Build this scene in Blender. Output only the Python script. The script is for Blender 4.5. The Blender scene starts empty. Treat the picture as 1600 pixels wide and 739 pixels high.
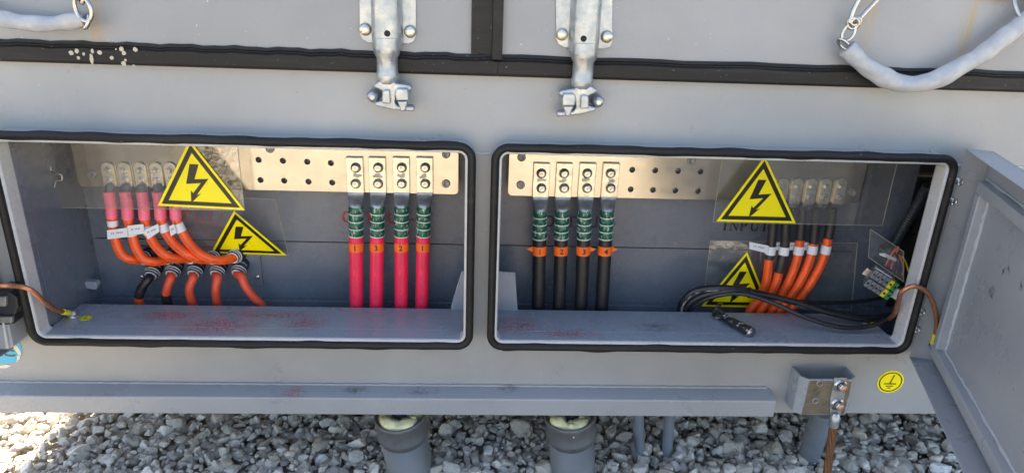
import bpy, bmesh, math, random
import numpy as np
from mathutils import Vector, Matrix
random.seed(7); np.random.seed(7)
S = bpy.context.scene
COL = S.collection

# ------------------------------------------------------------------ camera, world, sun, exposure
CAM = Vector((0.0, -1.465, 1.25))
PITCH, YAW, ROLL, F = 0.35358282, 0.05257111, 0.03685486, 1060.0
fw = Vector((math.sin(YAW)*math.cos(PITCH), math.cos(YAW)*math.cos(PITCH), -math.sin(PITCH)))
r0 = Vector((math.cos(YAW), -math.sin(YAW), 0)); u0 = r0.cross(fw)
RT = r0*math.cos(ROLL)+u0*math.sin(ROLL); UP = -r0*math.sin(ROLL)+u0*math.cos(ROLL)
cd = bpy.data.cameras.new('camera'); cam = bpy.data.objects.new('camera', cd); COL.objects.link(cam)
cam.matrix_world = Matrix(((RT.x, UP.x, -fw.x, CAM.x), (RT.y, UP.y, -fw.y, CAM.y), (RT.z, UP.z, -fw.z, CAM.z), (0, 0, 0, 1)))
cd.sensor_width = 36; cd.sensor_fit = 'HORIZONTAL'; cd.lens = 36*F/1600; cd.clip_start = 0.02; cd.clip_end = 500
S.camera = cam

SUN_EL, SUN_AZ = math.radians(58), math.radians(30)     # behind the container, to the left
to_sun = Vector((-math.sin(SUN_AZ)*math.cos(SUN_EL), math.cos(SUN_AZ)*math.cos(SUN_EL), math.sin(SUN_EL)))
W = bpy.data.worlds.new('World'); S.world = W; W.use_nodes = True
wn = W.node_tree; bg = wn.nodes['Background']
sky = wn.nodes.new('ShaderNodeTexSky'); sky.sky_type = 'NISHITA'; sky.sun_disc = False
sky.sun_elevation = SUN_EL; sky.sun_rotation = math.atan2(to_sun.x, to_sun.y); sky.dust_density = 2.0
wn.links.new(sky.outputs[0], bg.inputs[0]); bg.inputs[1].default_value = 0.15
sd = bpy.data.lights.new('sun', 'SUN'); sd.energy = 5.0; sd.angle = math.radians(0.53); sd.color = (1, .89, .74)
so = bpy.data.objects.new('sun', sd); COL.objects.link(so)
so.rotation_euler = (-to_sun).to_track_quat('-Z', 'Y').to_euler(); so.location = (-3, 3, 5)
V = S.view_settings; V.view_transform = 'Standard'; V.look = 'None'; V.gamma = 1; V.exposure = 1.9
V.use_curve_mapping = False
try:
    V.use_white_balance = True; V.white_balance_temperature = 7150; V.white_balance_tint = 10
except Exception: pass

def at(px, py, Y):
    """point of the plane y=Y that is seen at photo pixel px,py"""
    d = fw+RT*((px-800)/F)-UP*((py-369.5)/F)
    return CAM+d*((Y-CAM.y)/d.y)
def atz(px, py, z):
    d = fw+RT*((px-800)/F)-UP*((py-369.5)/F)
    return CAM+d*((z-CAM.z)/d.z)

# ------------------------------------------------------------------ materials
def nt(name):
    m = bpy.data.materials.new(name); m.use_nodes = True
    n = m.node_tree; return m, n, n.nodes['Principled BSDF']
def N(n, t, **k):
    x = n.nodes.new(t)
    for a, b in k.items():
        if a.startswith('i_'):
            x.inputs[a[2:].replace('_', ' ')].default_value = b
        else: setattr(x, a, b)
    return x
def ramp(n, fac, stops, interp='LINEAR'):
    r = n.nodes.new('ShaderNodeValToRGB'); r.color_ramp.interpolation = interp
    e = r.color_ramp.elements
    while len(e) < len(stops): e.new(.5)
    for el, (p, c) in zip(e, stops):
        el.position = p; el.color = (c, c, c, 1) if isinstance(c, (int, float)) else (*c, 1)
    n.links.new(fac, r.inputs[0]); return r.outputs[0]
def mixc(n, fac, a, b, mode='MIX'):
    x = n.nodes.new('ShaderNodeMix'); x.data_type = 'RGBA'; x.blend_type = mode
    for s, v in ((0, fac), (6, a), (7, b)):
        if hasattr(v, 'is_linked') or isinstance(v, bpy.types.NodeSocket): n.links.new(v, x.inputs[s])
        elif s == 0: x.inputs[0].default_value = v
        else: x.inputs[s].default_value = (*v, 1)
    return x.outputs[2]
def noise(n, scale, detail=4, rough=.55, coord=None, vec=None):
    x = N(n, 'ShaderNodeTexNoise'); x.inputs['Scale'].default_value = scale; x.inputs['Detail'].default_value = detail
    x.inputs['Roughness'].default_value = rough
    if vec is not None: n.links.new(vec, x.inputs['Vector'])
    else:
        g = N(n, 'ShaderNodeNewGeometry'); n.links.new(g.outputs['Position'], x.inputs['Vector'])
    return x.outputs[0]
def scaled_pos(n, s):
    g = N(n, 'ShaderNodeNewGeometry'); m = N(n, 'ShaderNodeMapping'); m.inputs['Scale'].default_value = s
    n.links.new(g.outputs['Position'], m.inputs['Vector']); return m.outputs[0]
def bump(n, b, h, strength, dist=.001):
    x = N(n, 'ShaderNodeBump'); x.inputs['Strength'].default_value = strength; x.inputs['Distance'].default_value = dist
    n.links.new(h, x.inputs['Height']); n.links.new(x.outputs[0], b.inputs['Normal'])
def patch(n, spots, r):
    """soft mask round a few spots of the painted sheet"""
    out = None
    g = N(n, 'ShaderNodeNewGeometry')
    for s in spots:
        d = N(n, 'ShaderNodeVectorMath', operation='SUBTRACT'); n.links.new(g.outputs['Position'], d.inputs[0]); d.inputs[1].default_value = s[:3]
        k = N(n, 'ShaderNodeVectorMath', operation='MULTIPLY'); n.links.new(d.outputs[0], k.inputs[0]); k.inputs[1].default_value = (1/s[3], 1/s[4], 1/s[5])
        l = N(n, 'ShaderNodeVectorMath', operation='LENGTH'); n.links.new(k.outputs[0], l.inputs[0])
        m = N(n, 'ShaderNodeMapRange'); m.inputs[1].default_value = 1; m.inputs[2].default_value = 0.2; n.links.new(l.outputs['Value'], m.inputs[0])
        if out is None: out = m.outputs[0]
        else:
            a = N(n, 'ShaderNodeMath', operation='MAXIMUM'); n.links.new(out, a.inputs[0]); n.links.new(m.outputs[0], a.inputs[1]); out = a.outputs[0]
    return out
def mathn(n, op, a, b):
    x = N(n, 'ShaderNodeMath', operation=op)
    for i, v in enumerate((a, b)):
        if isinstance(v, (int, float)): x.inputs[i].default_value = v
        else: n.links.new(v, x.inputs[i])
    return x.outputs[0]

def paint(name, col, rough=.32, red=None, dirt=.5, rust=None, smudge=None, coat=0.0):
    m, n, b = nt(name)
    big = ramp(n, noise(n, 2.2, 5), [(.3, .84), (.7, 1.08)])
    c = mixc(n, 1.0, col, big, 'MULTIPLY')
    streak = ramp(n, noise(n, 1, 6, .6, vec=scaled_pos(n, (22, 22, 2.2))), [(.45, 0), (.75, 1)])
    c = mixc(n, mathn(n, 'MULTIPLY', streak, .11*dirt), c, (.30, .27, .22))
    spk = ramp(n, noise(n, 90, 3, .7), [(.66, 0), (.74, 1)])
    c = mixc(n, mathn(n, 'MULTIPLY', spk, .22*dirt), c, (.13, .12, .11))
    scr = ramp(n, noise(n, 1, 3, .8, vec=scaled_pos(n, (260, 60, 14))), [(.70, 0), (.76, 1)])
    c = mixc(n, mathn(n, 'MULTIPLY', scr, .35*dirt), c, (.62, .62, .60))
    gr = mathn(n, 'MULTIPLY', ramp(n, noise(n, 5, 6, .65), [(.50, 0), (.72, 1)]), ramp(n, noise(n, 130, 4, .7), [(.45, 0), (.62, 1)]))
    c = mixc(n, mathn(n, 'MULTIPLY', gr, .38*dirt), c, (.17, .155, .13))
    fl = ramp(n, noise(n, 150, 2, .5), [(.755, 0), (.77, 1)])
    c = mixc(n, mathn(n, 'MULTIPLY', fl, .6), c, (.70, .70, .68))
    if smudge:
        sm = mathn(n, 'MULTIPLY', patch(n, smudge, 1), ramp(n, noise(n, 60, 5, .7), [(.42, 0), (.6, 1)]))
        c = mixc(n, mathn(n, 'MULTIPLY', sm, .8), c, (.07, .065, .06))
    if red:
        rm = mathn(n, 'MULTIPLY', patch(n, red, 1), ramp(n, noise(n, 170, 3, .75), [(.50, 0), (.53, 1)]))
        c = mixc(n, mathn(n, 'MULTIPLY', rm, .95), c, (.36, .045, .04))
    if rust:
        wav = noise(n, 1, 4, .6, vec=scaled_pos(n, (70, 70, 6)))
        rm = mathn(n, 'MULTIPLY', patch(n, rust, 1), ramp(n, wav, [(.35, 0), (.6, 1)]))
        c = mixc(n, mathn(n, 'MULTIPLY', rm, .75), c, (.36, .25, .10))
    n.links.new(c, b.inputs['Base Color'])
    rr = ramp(n, noise(n, 9, 5, .65), [(.25, max(rough-.1, .05)), (.75, rough+.14)])
    n.links.new(rr, b.inputs['Roughness'])
    h = mathn(n, 'ADD', noise(n, 420, 2), mathn(n, 'MULTIPLY', noise(n, 2.6, 2), 14.0))
    bump(n, b, h, .22, .0012)
    if coat: b.inputs['Coat Weight'].default_value = coat
    return m
def simple(name, col, rough=.5, metal=0, var=.12, scale=25, bmp=0, bs=200, spec=None):
    m, n, b = nt(name)
    v = ramp(n, noise(n, scale, 5), [(.25, 1-var), (.75, 1+var)])
    n.links.new(mixc(n, 1.0, col, v, 'MULTIPLY'), b.inputs['Base Color'])
    b.inputs['Metallic'].default_value = metal
    n.links.new(ramp(n, noise(n, scale*2.3, 4), [(.3, max(.03, rough-.08)), (.7, min(1, rough+.1))]), b.inputs['Roughness'])
    if bmp: bump(n, b, noise(n, bs, 4), bmp, .001)
    if spec is not None: b.inputs['Specular IOR Level'].default_value = spec
    return m

GREY = (.318, .325, .33)
red_spots = [(-.62, .01, .463, .13, .055, .03), (-.42, .03, .463, .07, .05, .03), (-.75, .06, .463, .1, .04, .03), (-.50, .07, .463, .16, .03, .03),
             (.10, .03, .463, .07, .06, .03), (.22, -.01, .463, .1, .03, .03)]
M = {}
M['paint'] = paint('grey_paint', GREY)
M['door_paint'] = paint('grey_door_paint', (.275, .282, .292), rough=.38, dirt=.35,
                        rust=[(at(1512, 40, -.01).x, -.006, at(1512, 40, 0).z, .02, .05, .1), (at(1355, 30, 0).x, -.006, at(1355, 30, 0).z, .025, .05, .09), (at(150, 40, 0).x, -.006, at(150, 40, 0).z, .035, .05, .09)])
M['ledge'] = paint('ledge_paint', (.28, .305, .345), rough=.27, red=red_spots, dirt=.6, smudge=[(.45, .03, .463, .07, .03, .03)])
M['rail'] = paint('rail_paint', (.31, .325, .345), rough=.3, dirt=.8, red=[(-.44, -.025, .303, .035, .03, .01)],
                  smudge=[(-.30, -.02, .303, .05, .02, .02), (.08, -.01, .31, .03, .02, .02), (-.13, -.02, .303, .05, .02, .02)])
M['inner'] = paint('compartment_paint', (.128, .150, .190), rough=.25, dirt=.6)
M['hatch'] = paint('hatch_paint', (.335, .352, .375), rough=.3, dirt=.4)
M['bead'] = simple('sealant', (.42, .44, .45), .5, bmp=.4, bs=120)
M['lip'] = simple('lip_paint', (.50, .50, .49), .3, var=.08)
def rubber():
    m, n, b = nt('rubber')
    c = mixc(n, ramp(n, noise(n, 1, 5, .7, vec=scaled_pos(n, (4, 30, 60))), [(.5, 0), (.8, .5)]), (.008, .0075, .007), (.045, .040, .035))
    c = mixc(n, ramp(n, noise(n, 140, 3), [(.69, 0), (.74, .6)]), c, (.2, .18, .15))
    n.links.new(c, b.inputs['Base Color']); b.inputs['Roughness'].default_value = .55; b.inputs['Specular IOR Level'].default_value = .35
    bump(n, b, noise(n, 150, 4), .25); return m
M['rubber'] = rubber()
M['splat'] = simple('dried_splat', (.48, .42, .34), .8, bmp=.3)
def galv():
    m, n, b = nt('galvanised_steel')
    v = N(n, 'ShaderNodeTexVoronoi'); v.inputs['Scale'].default_value = 70; g = N(n, 'ShaderNodeNewGeometry'); n.links.new(g.outputs['Position'], v.inputs['Vector'])
    c = mixc(n, ramp(n, noise(n, 40, 5, .7), [(.4, 0), (.65, 1)]), (.33, .37, .41), (.50, .51, .50))
    c = mixc(n, ramp(n, noise(n, 160, 3, .7), [(.64, 0), (.7, .6)]), c, (.25, .24, .22))
    n.links.new(c, b.inputs['Base Color']); b.inputs['Metallic'].default_value = .75
    n.links.new(ramp(n, noise(n, 30, 5), [(.3, .26), (.7, .5)]), b.inputs['Roughness'])
    bump(n, b, noise(n, 110, 4, .6), .35, .0012); return m
M['galv'] = galv()
M['steel'] = simple('zinc_steel', (.62, .60, .57), .28, .95, .2, 90, .15, 300)
M['chrome'] = simple('chain_steel', (.48, .47, .45), .2, 1, .15, 60)
M['dull'] = simple('dull_steel', (.30, .30, .29), .42, .7, .3, 60, .3, 150)
def busmat():
    m, n, b = nt('tinned_copper')
    c = mixc(n, ramp(n, noise(n, 14, 6, .65), [(.35, 0), (.7, 1)]), (.47, .445, .385), (.39, .37, .325))
    c = mixc(n, ramp(n, noise(n, 1, 5, .7, vec=scaled_pos(n, (30, 1, 8))), [(.62, 0), (.8, .35)]), c, (.42, .38, .30))
    n.links.new(c, b.inputs['Base Color']); b.inputs['Metallic'].default_value = 1.0
    n.links.new(ramp(n, noise(n, 1, 5, .6, vec=scaled_pos(n, (10, 1, 40))), [(.3, .17), (.7, .27)]), b.inputs['Roughness'])
    bump(n, b, noise(n, 12, 2), .06, .002); return m
M['bus'] = busmat()
M['lug'] = simple('tinned_lug', (.66, .61, .50), .33, .9, .25, 70, .25, 120)
M['lugbarrel'] = simple('lug_barrel', (.40, .41, .42), .4, .8, .35, 60, .3, 90)
def cablemat(name, col, txt=None, rough=.42):
    m, n, b = nt(name)
    c = mixc(n, 1.0, col, ramp(n, noise(n, 30, 5), [(.25, .86), (.75, 1.1)]), 'MULTIPLY')
    dust_haze = ramp(n, noise(n, 120, 4, .7), [(.58, 0), (.78, .35)])
    c = mixc(n, dust_haze, c, tuple(.5*x+.12 for x in col))
    if txt:
        uv = N(n, 'ShaderNodeUVMap'); sx = N(n, 'ShaderNodeSeparateXYZ'); n.links.new(uv.outputs[0], sx.inputs[0])
        cmb = N(n, 'ShaderNodeCombineXYZ'); n.links.new(mathn(n, 'MULTIPLY', sx.outputs[0], 420), cmb.inputs[0]); n.links.new(mathn(n, 'MULTIPLY', sx.outputs[1], 60), cmb.inputs[1])
        tx = ramp(n, noise(n, 1.0, 2, .6, vec=cmb.outputs[0]), [(.47, 0), (.52, 1)])
        word = ramp(n, noise(n, .12, 1, .6, vec=cmb.outputs[0]), [(.42, 0), (.46, 1)])
        v = sx.outputs[1]
        band = mathn(n, 'MULTIPLY', mathn(n, 'GREATER_THAN', v, txt[0]), mathn(n, 'LESS_THAN', v, txt[1]))
        k = mathn(n, 'MULTIPLY', mathn(n, 'MULTIPLY', band, tx), mathn(n, 'MULTIPLY', word, txt[3]))
        c = mixc(n, k, c, txt[2])
    n.links.new(c, b.inputs['Base Color']); b.inputs['Roughness'].default_value = rough
    bump(n, b, noise(n, 90, 3), .12, .001)
    return m
M['pink'] = cablemat('crimson_jacket', (.88, .022, .085), (.60, .66, (.15, .02, .03), .55))
M['orange'] = cablemat('orange_jacket', (.98, .110, .014), (.58, .66, (.2, .04, .02), .8))
M['redorange'] = cablemat('red_orange_jacket', (.78, .085, .035))
M['black'] = cablemat('black_jacket', (.014, .014, .016), None, .38)
M['blackprint'] = cablemat('black_printed_jacket', (.014, .014, .017), (.60, .70, (.6, .6, .6), .9), .33)
M['blacksleeve'] = simple('black_shrink_sleeve', (.022, .021, .021), .4)
M['pinksleeve'] = simple('pink_shrink_sleeve', (.90, .16, .24), .3)
def greenm():
    m, n, b = nt('green_shrink')
    s = scaled_pos(n, (190, 40, 75))
    c = mixc(n, ramp(n, noise(n, 1, 2, .5, vec=s), [(.55, 0), (.66, 1)]), (.012, .105, .062), (.34, .44, .36))
    n.links.new(c, b.inputs['Base Color']); b.inputs['Roughness'].default_value = .25
    b.inputs['Metallic'].default_value = .2; bump(n, b, noise(n, 160, 3), .3); return m
M['green'] = greenm()
M['white_ring'] = simple('pale_ring', (.62, .66, .62), .4)
M['tag'] = simple('orange_tag', (.92, .15, .012), .55, var=.08)
M['ink'] = simple('ink', (.02, .02, .02), .7)
M['redink'] = simple('red_lettering', (.45, .02, .02), .5, var=.3, scale=120)
M['blackink'] = simple('black_lettering', (.012, .012, .014), .5)
M['white'] = simple('white_label', (.72, .72, .74), .55, var=.08)
M['yellow'] = simple('sign_yellow', (.98, .82, .005), .32, var=.05, scale=12)
M['signblack'] = simple('sign_black', (.018, .016, .008), .35, var=.2)
M['brass'] = simple('nickel_brass', (.62, .60, .56), .22, 1, .15)
M['copper'] = simple('copper_strand', (.56, .25, .14), .4, .85, .25, 150, .5, 400)
M['oxide'] = simple('oxidised_copper', (.20, .095, .05), .5, .6, .3, 150, .5, 400)
M['sleeveyellow'] = simple('yellow_sleeve', (.80, .70, .04), .4)
M['pvc'] = simple('grey_pvc', (.145, .155, .165), .42, 0, .12, 14, .15, 60)
M['pvcdark'] = simple('dark_grey_pvc', (.105, .108, .115), .45, 0, .2, 30, .25, 80)
M['pvcblue'] = simple('blue_grey_pvc', (.175, .205, .245), .45, 0, .15, 30, .15, 80)
M['foam'] = simple('cream_foam', (.70, .66, .38), .7, 0, .12, 60, .7, 120)
M['brown'] = simple('primer_smear', (.16, .135, .10), .5, .35, .4, 45, .3, 90)
M['blkplastic'] = simple('black_plastic', (.02, .022, .025), .35)
M['terminal'] = simple('grey_terminal', (.16, .175, .19), .45)
M['tgreen'] = simple('green_terminal', (.03, .25, .08), .45)
M['tyellow'] = simple('yellow_terminal', (.75, .65, .03), .45)
M['stickblue'] = simple('sticker_blue', (.05, .42, .66), .4, var=.1)
M['stickpale'] = simple('sticker_cream', (.70, .66, .56), .5)
M['olive'] = simple('sticker_olive', (.06, .085, .035), .5)
M['dark'] = simple('hole_dark', (.01, .01, .01), .8)
M['rusty'] = simple('rusty_bolt', (.62, .36, .27), .45, .6, .3, 200, .3, 200)
def smoky():
    m, n, b = nt('wrinkled_film')
    c = mixc(n, ramp(n, noise(n, 75, 3, .6), [(.60, 0), (.66, 1)]), (.008, .008, .01), (.62, .62, .64))
    n.links.new(c, b.inputs['Base Color']); b.inputs['Roughness'].default_value = .08; b.inputs['Coat Weight'].default_value = 1
    bump(n, b, noise(n, 85, 4, .7), .9, .006); return m
M['film'] = smoky()
def hose():
    m, n, b = nt('clear_hose')
    c = mixc(n, ramp(n, noise(n, 40, 4), [(.35, 0), (.7, 1)]), (.43, .46, .50), (.56, .56, .55))
    n.links.new(c, b.inputs['Base Color']); b.inputs['Roughness'].default_value = .22
    b.inputs['Transmission Weight'].default_value = .25; b.inputs['IOR'].default_value = 1.3
    b.inputs['Subsurface Weight'].default_value = .0
    bump(n, b, noise(n, 38, 4), .5, .004); return m
M['hose'] = hose()
def plexi(name, tint, dust_haze):
    m, n, b = nt(name)
    out = n.nodes['Material Output']; n.nodes.remove(b)
    tr = N(n, 'ShaderNodeBsdfTransparent'); tr.inputs[0].default_value = (*tint, 1)
    gl = N(n, 'ShaderNodeBsdfGlossy'); gl.inputs['Roughness'].default_value = .015; gl.inputs[0].default_value = (1, 1, 1, 1)
    fr = N(n, 'ShaderNodeFresnel'); gb = N(n, 'ShaderNodeNewGeometry'); n.links.new(mathn(n, 'SUBTRACT', 1.5, mathn(n, 'MULTIPLY', gb.outputs['Backfacing'], 1.5-1/1.5)), fr.inputs[0])
    f2 = N(n, 'ShaderNodeMath', operation='MULTIPLY', use_clamp=True); n.links.new(fr.outputs[0], f2.inputs[0]); f2.inputs[1].default_value = 2.2
    mx = N(n, 'ShaderNodeMixShader'); n.links.new(f2.outputs[0], mx.inputs[0]); n.links.new(tr.outputs[0], mx.inputs[1]); n.links.new(gl.outputs[0], mx.inputs[2])
    df = N(n, 'ShaderNodeBsdfDiffuse'); df.inputs[0].default_value = (.45, .42, .38, 1)
    haze = ramp(n, noise(n, 1, 5, .7, vec=scaled_pos(n, (9, 9, 5))), [(.32, .03), (.72, dust_haze)])  # pale veil: hazy reflection of the gravel painted into the sheet, along with dust
    m2 = N(n, 'ShaderNodeMixShader'); n.links.new(haze, m2.inputs[0]); n.links.new(mx.outputs[0], m2.inputs[1]); n.links.new(df.outputs[0], m2.inputs[2])
    b2 = N(n, 'ShaderNodeBump'); b2.inputs['Strength'].default_value = .12; b2.inputs['Distance'].default_value = .002; n.links.new(noise(n, 14, 2), b2.inputs['Height'])
    n.links.new(b2.outputs[0], gl.inputs['Normal'])
    n.links.new(m2.outputs[0], out.inputs[0]); return m
M['plexi'] = plexi('clear_plastic', (.92, .92, .90), .14)
M['plexiedge'] = simple('plastic_cut_edge', (.34, .31, .24), .35)

# ------------------------------------------------------------------ mesh helpers
class MB:
    def __init__(s): s.v = []; s.f = []; s.mi = []; s.uv = []; s.mats = []; s.sm = []
    def add(s, vs, fs, mat=0, smooth=False, uvs=None):
        o = len(s.v); s.v += [Vector(p) for p in vs]
        for i, f in enumerate(fs):
            s.f.append([o+k for k in f]); s.mi.append(mat); s.sm.append(smooth)
            s.uv.append(uvs[i] if uvs else [(0, 0)]*len(f))
        return s
    def box(s, x0, x1, y0, y1, z0, z1, mat=0):
        vs = [(x, y, z) for z in (z0, z1) for y in (y0, y1) for x in (x0, x1)]
        return s.add(vs, [(0, 2, 3, 1), (4, 5, 7, 6), (0, 1, 5, 4), (2, 6, 7, 3), (0, 4, 6, 2), (1, 3, 7, 5)], mat)
    def obox(s, c, ax, ay, az, mat=0):
        c = Vector(c); ax, ay, az = map(Vector, (ax, ay, az))
        vs = [c+ax*i+ay*j+az*k for k in (-1, 1) for j in (-1, 1) for i in (-1, 1)]
        return s.add(vs, [(0, 2, 3, 1), (4, 5, 7, 6), (0, 1, 5, 4), (2, 6, 7, 3), (0, 4, 6, 2), (1, 3, 7, 5)], mat)
    def tube(s, pts, r, n=14, mat=0, caps=True, smooth=True, rfun=None, twist=None):
        pts = [Vector(p) for p in pts]; m = len(pts); T = []
        for i in range(m):
            t = pts[min(i+1, m-1)]-pts[max(i-1, 0)]; T.append(t.normalized())
        ref = Vector((0, -1, 0)) if abs(T[0].y) < .9 else Vector((0, 0, 1))
        nrm = (ref-T[0]*ref.dot(T[0])).normalized(); vs = []; L = [0]
        for i in range(m):
            if i: L.append(L[-1]+(pts[i]-pts[i-1]).length)
            nrm = (nrm-T[i]*nrm.dot(T[i])).normalized(); bn = T[i].cross(nrm)
            rr = r[i] if isinstance(r, (list, tuple)) else r
            for k in range(n):
                a = 2*math.pi*k/n; q = rr*(rfun(i, a, L[i]) if rfun else 1)
                vs.append(pts[i]+nrm*(math.cos(a)*q)+bn*(math.sin(a)*q))
        fs = []; uv = []
        for i in range(m-1):
            for k in range(n):
                k2 = (k+1) % n
                fs.append((i*n+k, i*n+k2, (i+1)*n+k2, (i+1)*n+k))
                # v=.625 faces a viewer in front
                w = lambda q: ((q/n)+.625) % 1.0
                va, vb = w(k), w(k)+1/n
                uv.append([(L[i], va), (L[i], vb), (L[i+1], vb), (L[i+1], va)])
        s.add(vs, fs, mat, smooth, uv)
        if caps:
            s.add(vs[:n], [tuple(range(n-1, -1, -1))], mat); s.add(vs[-n:], [tuple(range(n))], mat)
        return s
    def cyl(s, a, b, r, n=16, mat=0, r2=None): return s.tube([a, b], [r, r if r2 is None else r2], n, mat)
    def lathe(s, c, axis, prof, n=24, mat=0, smooth=True):
        """prof: (radius, distance along axis)"""
        ax = Vector(axis).normalized(); c = Vector(c)
        u = ax.orthogonal().normalized(); w = ax.cross(u); vs = []
        for r, h in prof:
            for k in range(n):
                a = 2*math.pi*k/n; vs.append(c+ax*h+u*(r*math.cos(a))+w*(r*math.sin(a)))
        fs = [(i*n+k, i*n+(k+1) % n, (i+1)*n+(k+1) % n, (i+1)*n+k) for i in range(len(prof)-1) for k in range(n)]
        return s.add(vs, fs, mat, smooth)
    def prism(s, poly, off, mat=0):
        """poly: 3D points; off: extrusion vector"""
        p = [Vector(q) for q in poly]; off = Vector(off); n = len(p)
        fs = [tuple(range(n)), tuple(range(2*n-1, n-1, -1))]+[(i, i+n, (i+1) % n+n, (i+1) % n) for i in range(n)]
        return s.add(p+[q+off for q in p], fs, mat)
    def pxprism(s, pl, Y, th, mat=0): return s.prism([at(x, y, Y) for x, y in pl], (0, th, 0), mat)
    def rrloft(s, x0, x1, z0, z1, r, prof, mat=0, n=8, closed=True, smooth=False):
        P = []
        for d, y in prof:
            rr = max(r-d, .003)
            for cx, cz, a0 in ((x1-d-rr, z1-d-rr, 0), (x0+d+rr, z1-d-rr, 90), (x0+d+rr, z0+d+rr, 180), (x1-d-rr, z0+d+rr, 270)):
                for k in range(n+1):
                    a = math.radians(a0+90*k/n); P.append((cx+rr*math.cos(a), y, cz+rr*math.sin(a)))
        q = 4*(n+1); m = len(prof); fs = []
        for i in range(m if closed else m-1):
            j = (i+1) % m
            for k in range(q): fs.append((i*q+k, i*q+(k+1) % q, j*q+(k+1) % q, j*q+k))
        return s.add(P, fs, mat, smooth)
    def build(s, name, mat, parent=None, bevel=0, loc=None, seg=2):
        base = parent_world(parent) if parent else Vector(loc or (0, 0, 0))
        me = bpy.data.meshes.new(name); me.from_pydata([tuple(v-base) for v in s.v], [], s.f)
        mats = mat if isinstance(mat, (list, tuple)) else [mat]
        for x in mats: me.materials.append(M[x])
        me.polygons.foreach_set('material_index', s.mi); me.polygons.foreach_set('use_smooth', s.sm)
        ul = me.uv_layers.new(name='UVMap'); flat = [c for f in s.uv for p in f for c in p]
        if len(flat) == 2*len(me.loops): ul.data.foreach_set('uv', flat)
        bm = bmesh.new(); bm.from_mesh(me); bmesh.ops.recalc_face_normals(bm, faces=bm.faces); bm.to_mesh(me); bm.free()
        me.update(); o = bpy.data.objects.new(name, me); COL.objects.link(o)
        if parent: o.parent = parent
        else: o.location = base
        if bevel:
            b = o.modifiers.new('bevel', 'BEVEL'); b.width = bevel; b.segments = seg; b.limit_method = 'ANGLE'; b.angle_limit = math.radians(40); b.harden_normals = False
        return o
def parent_world(p):
    v = Vector((0, 0, 0))
    while p is not None: v += p.location; p = p.parent
    return v
def tag(o, label=None, cat=None, group=None, kind=None):
    if label: o['label'] = label
    if cat: o['category'] = cat
    if group: o['group'] = group
    if kind: o['kind'] = kind
    return o
def thing(name, loc, label, cat, group=None):
    o = bpy.data.objects.new(name, None); o.empty_display_size = .05; o.location = loc; COL.objects.link(o)
    return tag(o, label, cat, group)
def copy_tree(o, parent=None):
    c = o.copy(); COL.objects.link(c); c.parent = parent
    for ch in [x for x in bpy.data.objects if x.parent == o]: copy_tree(ch, c)
    return c
def spline(pts, k=8):
    p = [Vector(q) for q in pts]; p = [p[0]*2-p[1]]+p+[p[-1]*2-p[-2]]; out = []
    for i in range(1, len(p)-2):
        for j in range(k):
            t = j/k; a, b, c, d = p[i-1:i+3]
            out.append(.5*((2*b)+(c-a)*t+(2*a-5*b+4*c-d)*t*t+(3*b-a-3*c+d)*t**3))
    out.append(p[-2]); return out
def hexbolt(mb, c, axis, r, h, mat=0, washer=None, rot=0):
    ax = Vector(axis).normalized(); u = ax.orthogonal().normalized(); w = ax.cross(u); c = Vector(c)
    if washer: mb.lathe(c, ax, [(0, 0), (washer, 0), (washer, h*.22), (0, h*.22)], 20, mat, False)
    b0 = c+ax*(h*.22 if washer else 0)
    v = [b0+u*(r*math.cos(rot+math.pi/3*k))+w*(r*math.sin(rot+math.pi/3*k)) for k in range(6)]
    t = [q+ax*h*.85 for q in v]; cen = b0+ax*h*.85
    t2 = [cen+(q-cen)*.86+ax*h*.15 for q in t]
    fs = [(k, (k+1) % 6, 6+(k+1) % 6, 6+k) for k in range(6)]+[(6+k, 6+(k+1) % 6, 12+(k+1) % 6, 12+k) for k in range(6)]+[tuple(range(12, 18))]
    mb.add(v+t+t2, fs, mat)
def text_mesh(mb, s, origin, ux, uz, size, mat=0, depth=.0006, bold=0):
    """flat sans lettering in the plane ux,uz, as thin raised ink"""
    cu = bpy.data.curves.new('t', 'FONT'); cu.body = s; cu.size = size; cu.align_x = 'CENTER'; cu.align_y = 'CENTER'; cu.offset = bold; cu.resolution_u = 3
    o = bpy.data.objects.new('t', cu); COL.objects.link(o)
    dg = bpy.context.evaluated_depsgraph_get(); me = bpy.data.meshes.new_from_object(o.evaluated_get(dg))
    ux = Vector(ux); uz = Vector(uz); o0 = Vector(origin)
    mb.add([o0+ux*v.co.x+uz*v.co.y for v in me.vertices], [tuple(p.vertices) for p in me.polygons], mat)
    bpy.data.objects.remove(o); bpy.data.curves.remove(cu); bpy.data.meshes.remove(me)
X, Z = Vector((1, 0, 0)), Vector((0, 0, 1))
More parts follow.
